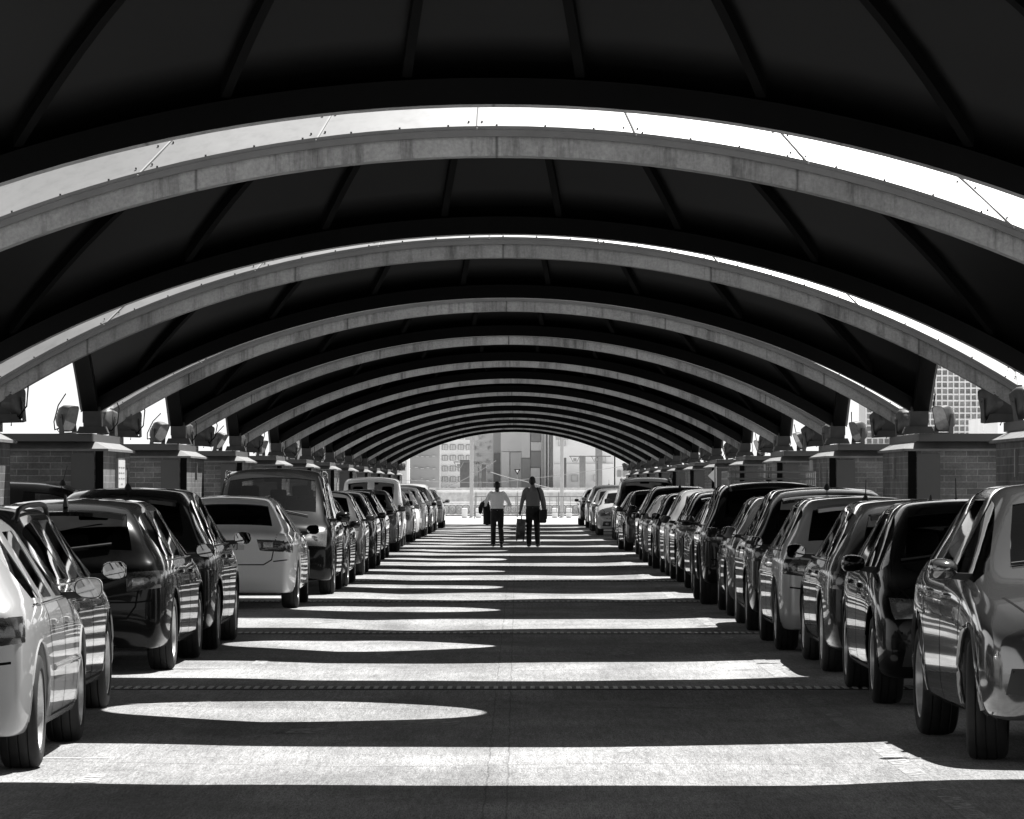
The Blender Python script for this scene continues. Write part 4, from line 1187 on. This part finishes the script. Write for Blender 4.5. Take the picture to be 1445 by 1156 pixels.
    for i, (u, v) in enumerate(((871, 664), (880, 664), (889, 664))):
        mb = MB(); box(mb, u, u + 5.5, v, v + 9, 759.6, .3); mb.build('window', M['bl_win'], o)
    # gridded high-rise seen through the right-hand gap
    d = 1900; o = empty('grid_tower', (0, 0, 0))
    mb = MB(); box(mb, 1222, 1394, 360, 0, d + 2.5, 40, 0); mb.build('wall', M['bl_mid'], o)
    xs = [1222 + 8.2 * i for i in range(22)]
    mb = MB()
    for u in xs: box(mb, u, u + 1.5, 360, 0, d, 2.4, 0)
    mb.build('upright_fins', M['bl_white'], o)
    mb = MB(); v = 362
    while v < 684:
        box(mb, 1222, 1396, v, v + 2.2, d + .4, 2.0); v += 8.8
    mb.build('floor_slabs', M['bl_white'], o)
    mb = MB()
    for u in xs[:-1]:
        v = 362
        while v < 680:
            if rnd.random() < .62: box(mb, u + 2.0, u + 7.6, v + 2.6, v + 6.8, d + 2.1, .3)
            v += 8.8
    mb.build('recessed_windows', M['bl_grey'], o)
    tag(o, 'pale high-rise with a grid of recessed windows beyond the right piers', 'building')
    mb = MB(); box(mb, 1388, 1408, 590, 0, 900, 30, 0); q = mb.build('service_block', M['bl_white']); tag(q, 'small white service block at the foot of the high-rise', 'building')
# ------------------------------------------------------------------ people
def blob(prims, name, mat, voxel, smooth=4, parent=None, factor=.5):
    """prims: tapered chains [(co, rx, ry)...] and ellipsoids; fused into one continuous surface"""
    mb = MB(); n = 14
    for p in prims:
        if p[0] == 'e':
            c, r = Vector(p[1]), p[2]; rot = p[3] if len(p) > 3 else Matrix.Identity(3)
            bm = bmesh.new(); bmesh.ops.create_uvsphere(bm, u_segments=16, v_segments=10, radius=1)
            bm.verts.index_update()
            mb.add([rot @ Vector((v.co.x * r[0], v.co.y * r[1], v.co.z * r[2])) + c for v in bm.verts], [tuple(v.index for v in f.verts) for f in bm.faces]); bm.free()
        else:
            pts = p[1]; rings = []
            for i, (co, rx, ry) in enumerate(pts):
                co = Vector(co); a = Vector(pts[max(i - 1, 0)][0]); b = Vector(pts[min(i + 1, len(pts) - 1)][0]); d = (b - a).normalized()
                e1 = Vector((1, 0, 0)); e1 = (e1 - d * e1.dot(d)); e1 = e1.normalized() if e1.length > .2 else Vector((0, 1, 0)).cross(d).normalized(); e2 = d.cross(e1).normalized()
                rings.append([co + e1 * rx * math.cos(2 * math.pi * k / n) + e2 * ry * math.sin(2 * math.pi * k / n) for k in range(n)])
            vs = [v for r in rings for v in r]; fs = [(i * n + k, i * n + (k + 1) % n, (i + 1) * n + (k + 1) % n, (i + 1) * n + k) for i in range(len(rings) - 1) for k in range(n)]
            fs += [tuple(range(n - 1, -1, -1)), tuple((len(rings) - 1) * n + k for k in range(n))]
            mb.add(vs, fs)
            for q in (pts[0], pts[-1]):
                r = min(q[1], q[2]); bm = bmesh.new(); bmesh.ops.create_uvsphere(bm, u_segments=12, v_segments=8, radius=r); bm.verts.index_update()
                mb.add([v.co + Vector(q[0]) for v in bm.verts], [tuple(v.index for v in f.verts) for f in bm.faces]); bm.free()
    o = mb.build(name, mat, parent)
    r = o.modifiers.new('r', 'REMESH'); r.mode = 'VOXEL'; r.voxel_size = voxel
    s = o.modifiers.new('s', 'SMOOTH'); s.iterations = smooth; s.factor = factor
    bpy.context.view_layer.update()
    me = eval_mesh(o); o.modifiers.clear(); o.data = me; me.name = name
    me.materials.clear(); me.materials.append(mat)
    me.polygons.foreach_set('use_smooth', [True] * len(me.polygons))
    return o
def hand(side, wrist, d, curl, out):
    """palm and five fingers as chains; d points along the forearm, out towards the little-finger side normal"""
    wrist = Vector(wrist); d = Vector(d).normalized(); pn = Vector(out).normalized(); ac = d.cross(pn).normalized()
    P = [('c', [(wrist, .026, .02), (wrist + d * .045, .038, .016), (wrist + d * .088, .04, .014)])]
    for i, (u, ln) in enumerate(((-.03, .068), (-.010, .078), (.011, .072), (.03, .056))):
        p = wrist + d * .09 + ac * u; dd = d.copy(); ch = [(p, .0085, .0085)]
        for sg in (.42, .33, .25):
            dd = (dd + pn * curl * .9).normalized(); p = p + dd * ln * sg; ch.append((p, .0082 - .0008 * len(ch), .0082 - .0008 * len(ch)))
        P.append(('c', ch))
    t = wrist + d * .03 - ac * .032; td = (d * .75 - ac * .6 + pn * .35).normalized()
    P.append(('c', [(t, .012, .012), (t + td * .032, .0105, .0105), (t + td * .03 + (td + d * .5 + pn * .3).normalized() * .03, .009, .009)]))
    return P
def person(label, loc, scale, rz, J, shirt, belt_tail=0.):
    root = empty('person', loc, rz); root.scale = (scale,) * 3
    V3 = Vector
    hd = V3(J['head'])
    B = [('e', hd + V3((0, .005, .015)), (.073, .092, .105)), ('e', hd + V3((0, .035, -.045)), (.056, .06, .07)), ('e', hd + V3((0, .098, -.012)), (.014, .02, .026)),
         ('e', hd + V3((.077, -.005, -.012)), (.01, .02, .032)), ('e', hd + V3((-.077, -.005, -.012)), (.01, .02, .032)), ('e', hd + V3((0, .088, -.058)), (.024, .012, .009)),
         ('c', [(hd + V3((0, -.015, -.05)), .058, .06), (V3((0, -.02, 1.47)), .06, .062), (V3((0, -.01, 1.40)), .09, .07)]),
         ('c', [((0, 0, 1.42), .17, .09), ((0, .01, 1.30), .165, .11), ((0, .01, 1.12), .14, .10), ((0, 0, .98), .15, .105), ((0, 0, .90), .16, .11)])]
    T = [('c', [((0, .0, 1.03), .165, .125), ((0, -.005, .96), .172, .13), ((0, -.012, .88), .172, .132), ((0, 0, .80), .15, .12)])]
    Sh = [('c', [((0, -.01, 1.485), .07, .066), ((0, -.005, 1.455), .12, .085), ((0, .0, 1.40), .20, .112), ((0, .01, 1.28), .196, .128), ((0, .01, 1.14), .178, .122), ((0, .005, 1.04), .18, .132), ((0, .0, .985), .176, .135)])]
    shoes = []
    for s, nm in ((-1, 'L'), (1, 'R')):
        hip, kn, an = V3((s * .09, 0, .9)), V3(J['knee' + nm]), V3(J['ankle' + nm])
        B.append(('c', [(hip, .085, .085), (kn, .055, .06), (lerp(kn, an, .4), .052, .056), (an, .036, .04)]))
        T.append(('c', [(hip + V3((0, 0, .02)), .095, .115), (lerp(hip, kn, .5), .088, .095), (kn, .074, .078), (lerp(kn, an, .5), .070, .074), (an + V3((0, .005, .02)), .066, .072), (an + V3((0, .01, -.035)), .064, .075)]))
        f = V3(J.get('foot' + nm, (0, 1, -.05))).normalized()
        B.append(('c', [(an, .036, .036), (an + f * .08 + V3((0, 0, -.045)), .04, .03)]))
        shoes.append((an, f))
        sh, el, wr = V3((s * .185, 0, 1.42)), V3(J['elbow' + nm]), V3(J['wrist' + nm])
        B.append(('c', [(sh, .05, .05), (el, .038, .038), (lerp(el, wr, .35), .038, .038), (wr, .026, .022)]))
        Sh.append(('c', [(sh + V3((-s * .03, 0, .0)), .075, .075), (sh + V3((s * .02, 0, -.05)), .066, .07), (lerp(sh, el, .55), .058, .06), (el, .053, .054), (lerp(el, wr, .5), .047, .047), (lerp(el, wr, .9), .038, .036)]))
        B += hand(s, wr, wr - el + V3(J.get('hdir' + nm, (0, 0, 0))), J.get('curl' + nm, .35), J.get('hout' + nm, (-s, 0, 0)))
    body = blob(B, 'body', M['skin'], .0075, 3, root)
    blob(Sh, 'shirt', M[shirt], .011, 5, root)
    blob(T, 'trousers', M['trouser'], .012, 5, root)
    mb = MB(); mb.lathe([(.985, .17), (1.025, .17)], 28, 'z'); mb.v = [(x * 1.045, y * .80, z) for x, y, z in mb.v]; mb.build('belt', M['bag'], root, 60)
    for an, f in shoes:
        fh = V3((f.x, f.y, 0)).normalized(); pit = f.z
        def sp(a, z): return an + fh * a + V3((0, 0, z + pit * a))
        blob([('c', [(sp(-.055, -.05), .036, .035), (sp(.02, -.045), .04, .04), (sp(.10, -.06), .047, .026), (sp(.17, -.068), .036, .018)])], 'shoe', M['shoe'], .008, 3, root)
    Hh = [('e', hd + V3((0, -.012, .032)), (.080, .094, .102)), ('e', hd + V3((0, -.055, -.02)), (.066, .05, .07)), ('e', hd + V3((.066, -.01, .01)), (.016, .045, .05)), ('e', hd + V3((-.066, -.01, .01)), (.016, .045, .05))]
    blob(Hh, 'hair', M['hair'], .008, 2, root)
    for s in (-1, 1):
        mb = MB(); mb.lathe([(-.011, .001), (-.006, .009), (.004, .010), (.011, .001)], 10, 'y', tuple(hd + V3((s * .03, .088, .018)))); mb.build('eye', M['eye'], root, 60)
    return root
def people():
    d = 116.9
    J = dict(head=(0.0, .03, 1.625), kneeL=(-.10, .06, .50), ankleL=(-.105, -.02, .105), kneeR=(.10, .10, .51), ankleR=(.115, -.20, .165), footR=(0, .75, -.65), footL=(-.1, 1, 0),
             elbowL=(-.33, .0, 1.14), wristL=(-.30, .24, 1.10), elbowR=(.345, .01, 1.12), wristR=(.24, .26, 1.10), curlL=.45, curlR=.4, houtL=(.3, 0, -1), houtR=(-.3, 0, -1))
    a = person('', (px(701.5, d), d, 0), .935, R(2), J, 'shirt_pale')
    tag(a, 'man in a pale shirt and dark trousers walking away, jacket over his left arm', 'person')
    J2 = dict(head=(-.015, .025, 1.635), kneeL=(-.095, .05, .50), ankleL=(-.10, -.05, .10), kneeR=(.10, .04, .50), ankleR=(.12, .0, .10), footL=(-.12, 1, 0), footR=(.12, 1, 0),
              elbowL=(-.265, .0, 1.15), wristL=(-.315, .05, .90), elbowR=(.27, -.02, 1.15), wristR=(.31, .02, .90), curlL=.8, curlR=.5, houtL=(1, 0, 0), houtR=(-1, 0, 0))
    b = person('', (px(752, d), d, 0), 1.0, R(-2), J2, 'shirt_dark')
    tag(b, 'man in a dark grey shirt walking away with a suitcase and shoulder bag', 'person')
    bx, by = px(752, d), d
    # jacket over the left man's forearm
    ax = px(701.5, d)
    k = .935
    def L(x, y, z): return (ax + x * k, d + y * k, z * k)
    P = [('c', [(L(-.26, .30, 1.17), .06, .05), (L(-.33, .12, 1.19), .075, .055), (L(-.36, .0, 1.15), .07, .06)]),
         ('c', [(L(-.29, .16, 1.14), .09, .05), (L(-.275, .15, .95), .095, .055), (L(-.265, .13, .72), .105, .05), (L(-.27, .13, .60), .10, .035)]),
         ('c', [(L(-.40, .04, 1.16), .05, .05), (L(-.445, .02, 1.04), .06, .045), (L(-.45, .02, .91), .045, .03)])]
    j = blob(P, 'jacket', M['trouser'], .011, 4); tag(j, 'black jacket draped over the forearm of the man in the pale shirt', 'jacket')
    # suitcase in the right man's left hand
    o = empty('suitcase', (bx - .335, by + .05, 0)); w, dp, z0, z1 = .115, .20, .20, .70
    mb = MB(); mb.add(*rbox((-w, -dp, z0), (w, dp, z1), .03, 3))
    for i in range(7):
        x = -w + .022 + i * (2 * w - .044) / 6
        mb.add(*rbox((x - .007, -dp - .007, z0 + .03), (x + .007, dp + .007, z1 - .03), .004, 1))
    mb.build('shell', M['case'], o, 40)
    mb = MB(); mb.box((-w - .003, -.02, z0 + .02), (w + .003, .02, z1 + .003)); mb.build('seam_band', M['galv'], o)
    mb = MB(); mb.tube([(-.0, -.08, z1 - .01), (0, -.08, z1 + .075), (0, .08, z1 + .075), (0, .08, z1 - .01)], .013, 8); mb.build('handle', M['bag'], o, 50)
    for x in (-.08, .08):
        for y in (-.15, .15):
            mb = MB(); mb.lathe([(-.014, .008), (-.014, .032), (.014, .032), (.014, .008)], 12, 'x', (x, y, z0 - .02), True); mb.box((x - .018, y - .012, z0 - .015), (x + .018, y + .012, z0 + .012)); mb.build('caster', M['tyre'], o, 40)
    for i in range(3):
        mb = MB(); zz = z0 + .1 + i * .15; mb.box((-.075 + .05 * (i % 2), -dp - .012, zz), (-.01 + .05 * (i % 2), -dp - .0072, zz + .07)); mb.build('sticker', M['panel'], o)
    o.rotation_euler = (0, R(4), 0)
    tag(o, 'ribbed dark suitcase hanging from the left hand of the man in dark grey', 'suitcase')
    # shoulder bag
    o = empty('shoulder_bag', (bx + .25, by - .08, 0)); mb = MB()
    mb.add(*rbox((-.10, -.17, .60), (.09, .17, .93), .04, 3)); mb.build('pouch', M['bag'], o, 50)
    mb = MB(); mb.add(*rbox((.07, -.175, .70), (.105, .175, .945), .015, 2)); mb.build('flap', M['bag'], o, 50)
    mb = MB()
    pts = [(-.0, -.12, .92), (-.05, -.13, 1.15), (-.10, -.12, 1.36), (-.145, -.05, 1.478), (-.15, .03, 1.48), (-.12, .11, 1.40), (-.06, .15, 1.2), (0, .12, .92)]
    mb.tube(pts, .02, 6); mb.build('strap', M['bag'], o, 60)
    tag(o, 'black shoulder bag hanging at the right hip of the man in dark grey', 'bag')

# ------------------------------------------------------------------ parked cars
def set_paint(root, p):
    for ch in root.children_recursive:
        if ch.type == 'MESH' and (ch.name.split('.')[0] == 'body' or ch.get('paint')) and ch.material_slots:
            if ch.material_slots[0].link == 'OBJECT': ch.material_slots[0].material = M['p_' + p]
PROTO = {}
def car(kind, paint, row, dn, lat, away, label, yaw=0., group=None):
    S = SPECS[kind]
    if kind not in PROTO: r = PROTO[kind] = car_proto(S)
    else: r = copy_tree(PROTO[kind])
    near = S['ro'] if away else S['L'] - S['ro'] - S['wb']
    sg = -1 if row == 'l' else 1
    r.location = (sg * (lat + S['W'] / 2), dn - near + S['L'] / 2, 0)
    r.rotation_euler = (0, 0, (0 if away else math.pi) + R(yaw + rnd.uniform(-.4, .4)))
    r.scale = (rnd.uniform(.985, 1.01), 1., rnd.uniform(.975, 1.02)) if dn > 62 else (1, 1, 1)
    set_paint(r, paint)
    tag(r, label, {'van': 'van', 'panelvan': 'van'}.get(kind, 'car'), 'cars parked along the %s side' % ('left' if row == 'l' else 'right'))
    return r
def cars():
    c = car
    l1 = c('sport', 'pearl', 'l', 25.6, 2.60, True, 'pale silver hatchback with five-spoke alloys, foremost in the left row', .6)
    c('wagon', 'mirrorgrey', 'l', 29.9, 2.83, True, 'dark grey estate car with roof rails, second in the left row')
    c('wagonb', 'black', 'l', 39.3, 2.84, True, 'glossy black estate showing its wide tailgate window, left row', -.4)
    c('mpv', 'graphite', 'l', 44.1, 2.79, True, 'tall dark minivan with rod aerial just behind the black estate, left row')
    S = SPECS['crossover']
    r = c('crossover', 'graphite', 'l', 50, 3, True, 'dark car parked crosswise by the third left pier, shark fin on its roof')
    r.location = (-4.12 - S['L'] / 2, 50.1, 0.03); r.rotation_euler = (0, 0, math.pi / 2)
    sed = c('sedan', 'white', 'l', 59., 2.74, True, 'white saloon with a plate ending in GVJ, left row')
    cu = bpy.data.curves.new('plate_text', 'FONT'); cu.body = 'GVJ'; cu.size = .098; cu.extrude = .0015; cu.align_x = 'LEFT'
    t = bpy.data.objects.new('tmp_text', cu); COL.objects.link(t); bpy.context.view_layer.update(); me = eval_mesh(t); bpy.data.objects.remove(t)
    me.transform(Matrix.Rotation(R(90), 4, 'X')); me.materials.clear(); me.materials.append(M['ink'])
    pl = [ch for ch in sed.children if ch.name.startswith('number_plate')]
    yp = min(v.co.y for p in pl for v in p.data.vertices)
    link_mesh('plate_letters', me, sed, (.03, yp - .002, SPECS['sedan']['plz'] - .035))
    c('van', 'black', 'l', 66.6, 2.58, False, 'dark passenger van facing the camera behind the white saloon')
    c('wagonb', 'graphite', 'l', 71.6, 2.55, False, 'dark car facing the camera, tucked close behind the passenger van')
    c('hatch', 'steel', 'l', 80.5, 2.62, False, 'dark grey hatchback facing the camera, second car behind the passenger van')
    c('hatch', 'graphite', 'l', 87.0, 2.60, False, 'charcoal hatchback facing the camera, third car behind the passenger van')
    c('wagon', 'black', 'l', 97.2, 2.72, False, 'black estate with roof rails facing the camera, next but one before the white delivery van')
    c('hatch', 'grey', 'l', 108.6, 2.74, False, 'mid grey hatchback directly in front of the white delivery van')
    c('panelvan', 'white', 'l', 117.4, 2.84, True, 'white delivery van with two dark rear windows, left row')
    c('sport', 'silver', 'l', 127, 2.80, False, 'silver hatchback facing the camera just past the white delivery van')
    c('hatch', 'white', 'l', 134, 2.78, False, 'white hatchback facing the camera, second past the delivery van')
    c('mpv', 'white', 'l', 141, 2.75, False, 'white minivan with high roof, third past the delivery van')
    c('wagon', 'graphite', 'l', 148.6, 2.70, False, 'charcoal estate with roof rails, far end of the left row')
    c('crossover', 'silver', 'l', 156.2, 2.70, False, 'silver crossover, next to last in the left row')
    c('hatch', 'silver', 'l', 168, 2.62, True, 'silver hatchback seen from behind, last in the left row')
    # right row
    r1 = c('crossover', 'mirrorgrey', 'r', 26.45, 2.50, False, 'dark grey crossover with pale sunlit roof, foremost in the right row', 1.6)
    for ch in r1.children:
        if ch.name.split('.')[0] == 'wheel' and ch.location.y > 0: ch.rotation_euler.z += R(-9)
    c('hatch', 'black', 'r', 33.2, 2.49, False, 'black hatchback, second in the right row behind the crossover')
    c('wagonb', 'graphite', 'r', 38.9, 2.51, True, 'charcoal estate seen from behind, third in the right row')
    c('hatch', 'silver', 'r', 44.0, 2.40, True, 'silver hatchback showing its tailgate, fourth in the right row')
    c('mpv', 'black', 'r', 49.8, 2.42, True, 'black minivan with rod aerial just past the silver hatchback, right row')
    c('wagonb', 'steel', 'r', 55.3, 2.46, True, 'dark grey estate with a roof fin, before the off-roader, right row')
    off = c('boxysuv', 'black', 'r', 60.7, 2.36, True, 'black square-cut off-road car with a roof rack, right row')
    S = SPECS['boxysuv']; mb = MB(); w, y0, y1, z = .56, -1.75, .2, S['H'] - .01
    for a, b in (((-w, y0), (w, y0)), ((w, y0), (w, y1)), ((w, y1), (-w, y1)), ((-w, y1), (-w, y0))):
        for zz in (.03, .12): mb.tube([(a[0], a[1], z + zz), (b[0], b[1], z + zz)], .013, 6)
    for i in range(6): mb.tube([(-w, lerp(y0, y1, i / 5), z + .03), (w, lerp(y0, y1, i / 5), z + .03)], .011, 5)
    for i in range(5):
        for s in (-1, 1): mb.tube([(s * w, lerp(y0, y1, i / 4), z - .06), (s * w, lerp(y0, y1, i / 4), z + .12)], .012, 5)
    mb.build('roof_rack', M['galv'], off, 50)
    c('sport', 'grey', 'r', 67.7, 2.50, False, 'mid grey compact facing the camera past the off-roader')
    c('wagonb', 'black', 'r', 74.6, 2.50, True, 'black estate with roof fin, second past the off-roader')
    c('mpv', 'silver', 'r', 80.2, 2.50, True, 'silver minivan with a pale roof, right row middle')
    c('hatch', 'graphite', 'r', 86.6, 2.48, True, 'charcoal hatchback just past the silver minivan, right row')
    c('sport', 'grey', 'r', 94.0, 2.50, True, 'grey compact seen from behind, second past the silver minivan')
    c('crossover', 'black', 'r', 101.9, 2.62, True, 'black crossover, third past the silver minivan in the right row')
    c('hatch', 'steel', 'r', 109.9, 2.45, False, 'dark grey hatchback with bright alloys facing the camera, right row far half', 2)
    c('sport', 'silver', 'r', 120, 2.58, False, 'silver compact facing the camera before the tall black van')
    c('van', 'black', 'r', 131.5, 2.70, True, 'tall black van with high roof near the far end of the right row')
    c('sport', 'pearl', 'r', 144, 2.42, False, 'pale compact facing the camera just past the tall black van')
    c('hatch', 'grey', 'r', 157, 2.45, False, 'grey hatchback, third from the far end of the right row')
    c('mpv', 'silver', 'r', 168.5, 2.45, False, 'silver minivan with bright windscreen, next to last in the right row')
    c('wagonb', 'graphite', 'r', 179.5, 2.35, False, 'charcoal estate, last in the right row by the plaza')

# ------------------------------------------------------------------ light, camera
def finish():
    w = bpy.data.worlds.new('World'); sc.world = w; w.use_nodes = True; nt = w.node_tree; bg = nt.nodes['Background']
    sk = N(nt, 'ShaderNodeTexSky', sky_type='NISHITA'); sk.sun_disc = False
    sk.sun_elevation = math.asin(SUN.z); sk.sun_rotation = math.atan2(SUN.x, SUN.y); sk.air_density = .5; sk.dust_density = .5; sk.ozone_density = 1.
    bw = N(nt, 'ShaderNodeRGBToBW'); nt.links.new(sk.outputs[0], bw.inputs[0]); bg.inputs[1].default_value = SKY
    # white horizon haze, spread well upwards as added fill light
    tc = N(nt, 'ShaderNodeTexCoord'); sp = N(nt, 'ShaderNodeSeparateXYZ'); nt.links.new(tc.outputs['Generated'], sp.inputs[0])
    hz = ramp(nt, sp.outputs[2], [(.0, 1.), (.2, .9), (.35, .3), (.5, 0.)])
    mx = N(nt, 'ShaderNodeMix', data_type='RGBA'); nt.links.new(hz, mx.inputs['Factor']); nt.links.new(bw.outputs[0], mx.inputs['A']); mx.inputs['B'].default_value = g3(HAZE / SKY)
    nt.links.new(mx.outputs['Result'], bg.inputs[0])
    s = bpy.data.objects.new('sun', bpy.data.lights.new('sun', 'SUN')); COL.objects.link(s); s.location = (60, 80, 200)
    s.data.energy = SUNE; s.data.angle = R(.5); s.data.color = (1, .99, .975); s.rotation_euler = SUN.to_track_quat('Z', 'Y').to_euler()
    cam = bpy.data.objects.new('camera', bpy.data.cameras.new('camera')); COL.objects.link(cam); sc.camera = cam
    cam.location = (0, 0, CAMH); cam.rotation_euler = (R(90), 0, 0); cd = cam.data; cd.sensor_width = 36; cd.lens = 36 * 6600 / 1445
    cd.shift_x = -7.5 / 1445; cd.shift_y = 106.5 / 1445; cd.clip_start = .5; cd.clip_end = 9000
    vs = sc.view_settings; vs.view_transform = 'Standard'; vs.look = 'None'; vs.gamma = 1; vs.exposure = EXPO
    sc.cycles.max_bounces = 10; sc.cycles.transparent_max_bounces = 24; sc.cycles.caustics_reflective = False
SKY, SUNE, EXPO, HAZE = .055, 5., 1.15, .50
mats_cars(); mats_place(); all_specs()
ground(); canopies(); piers(); plaza(); cars(); people(); finish()
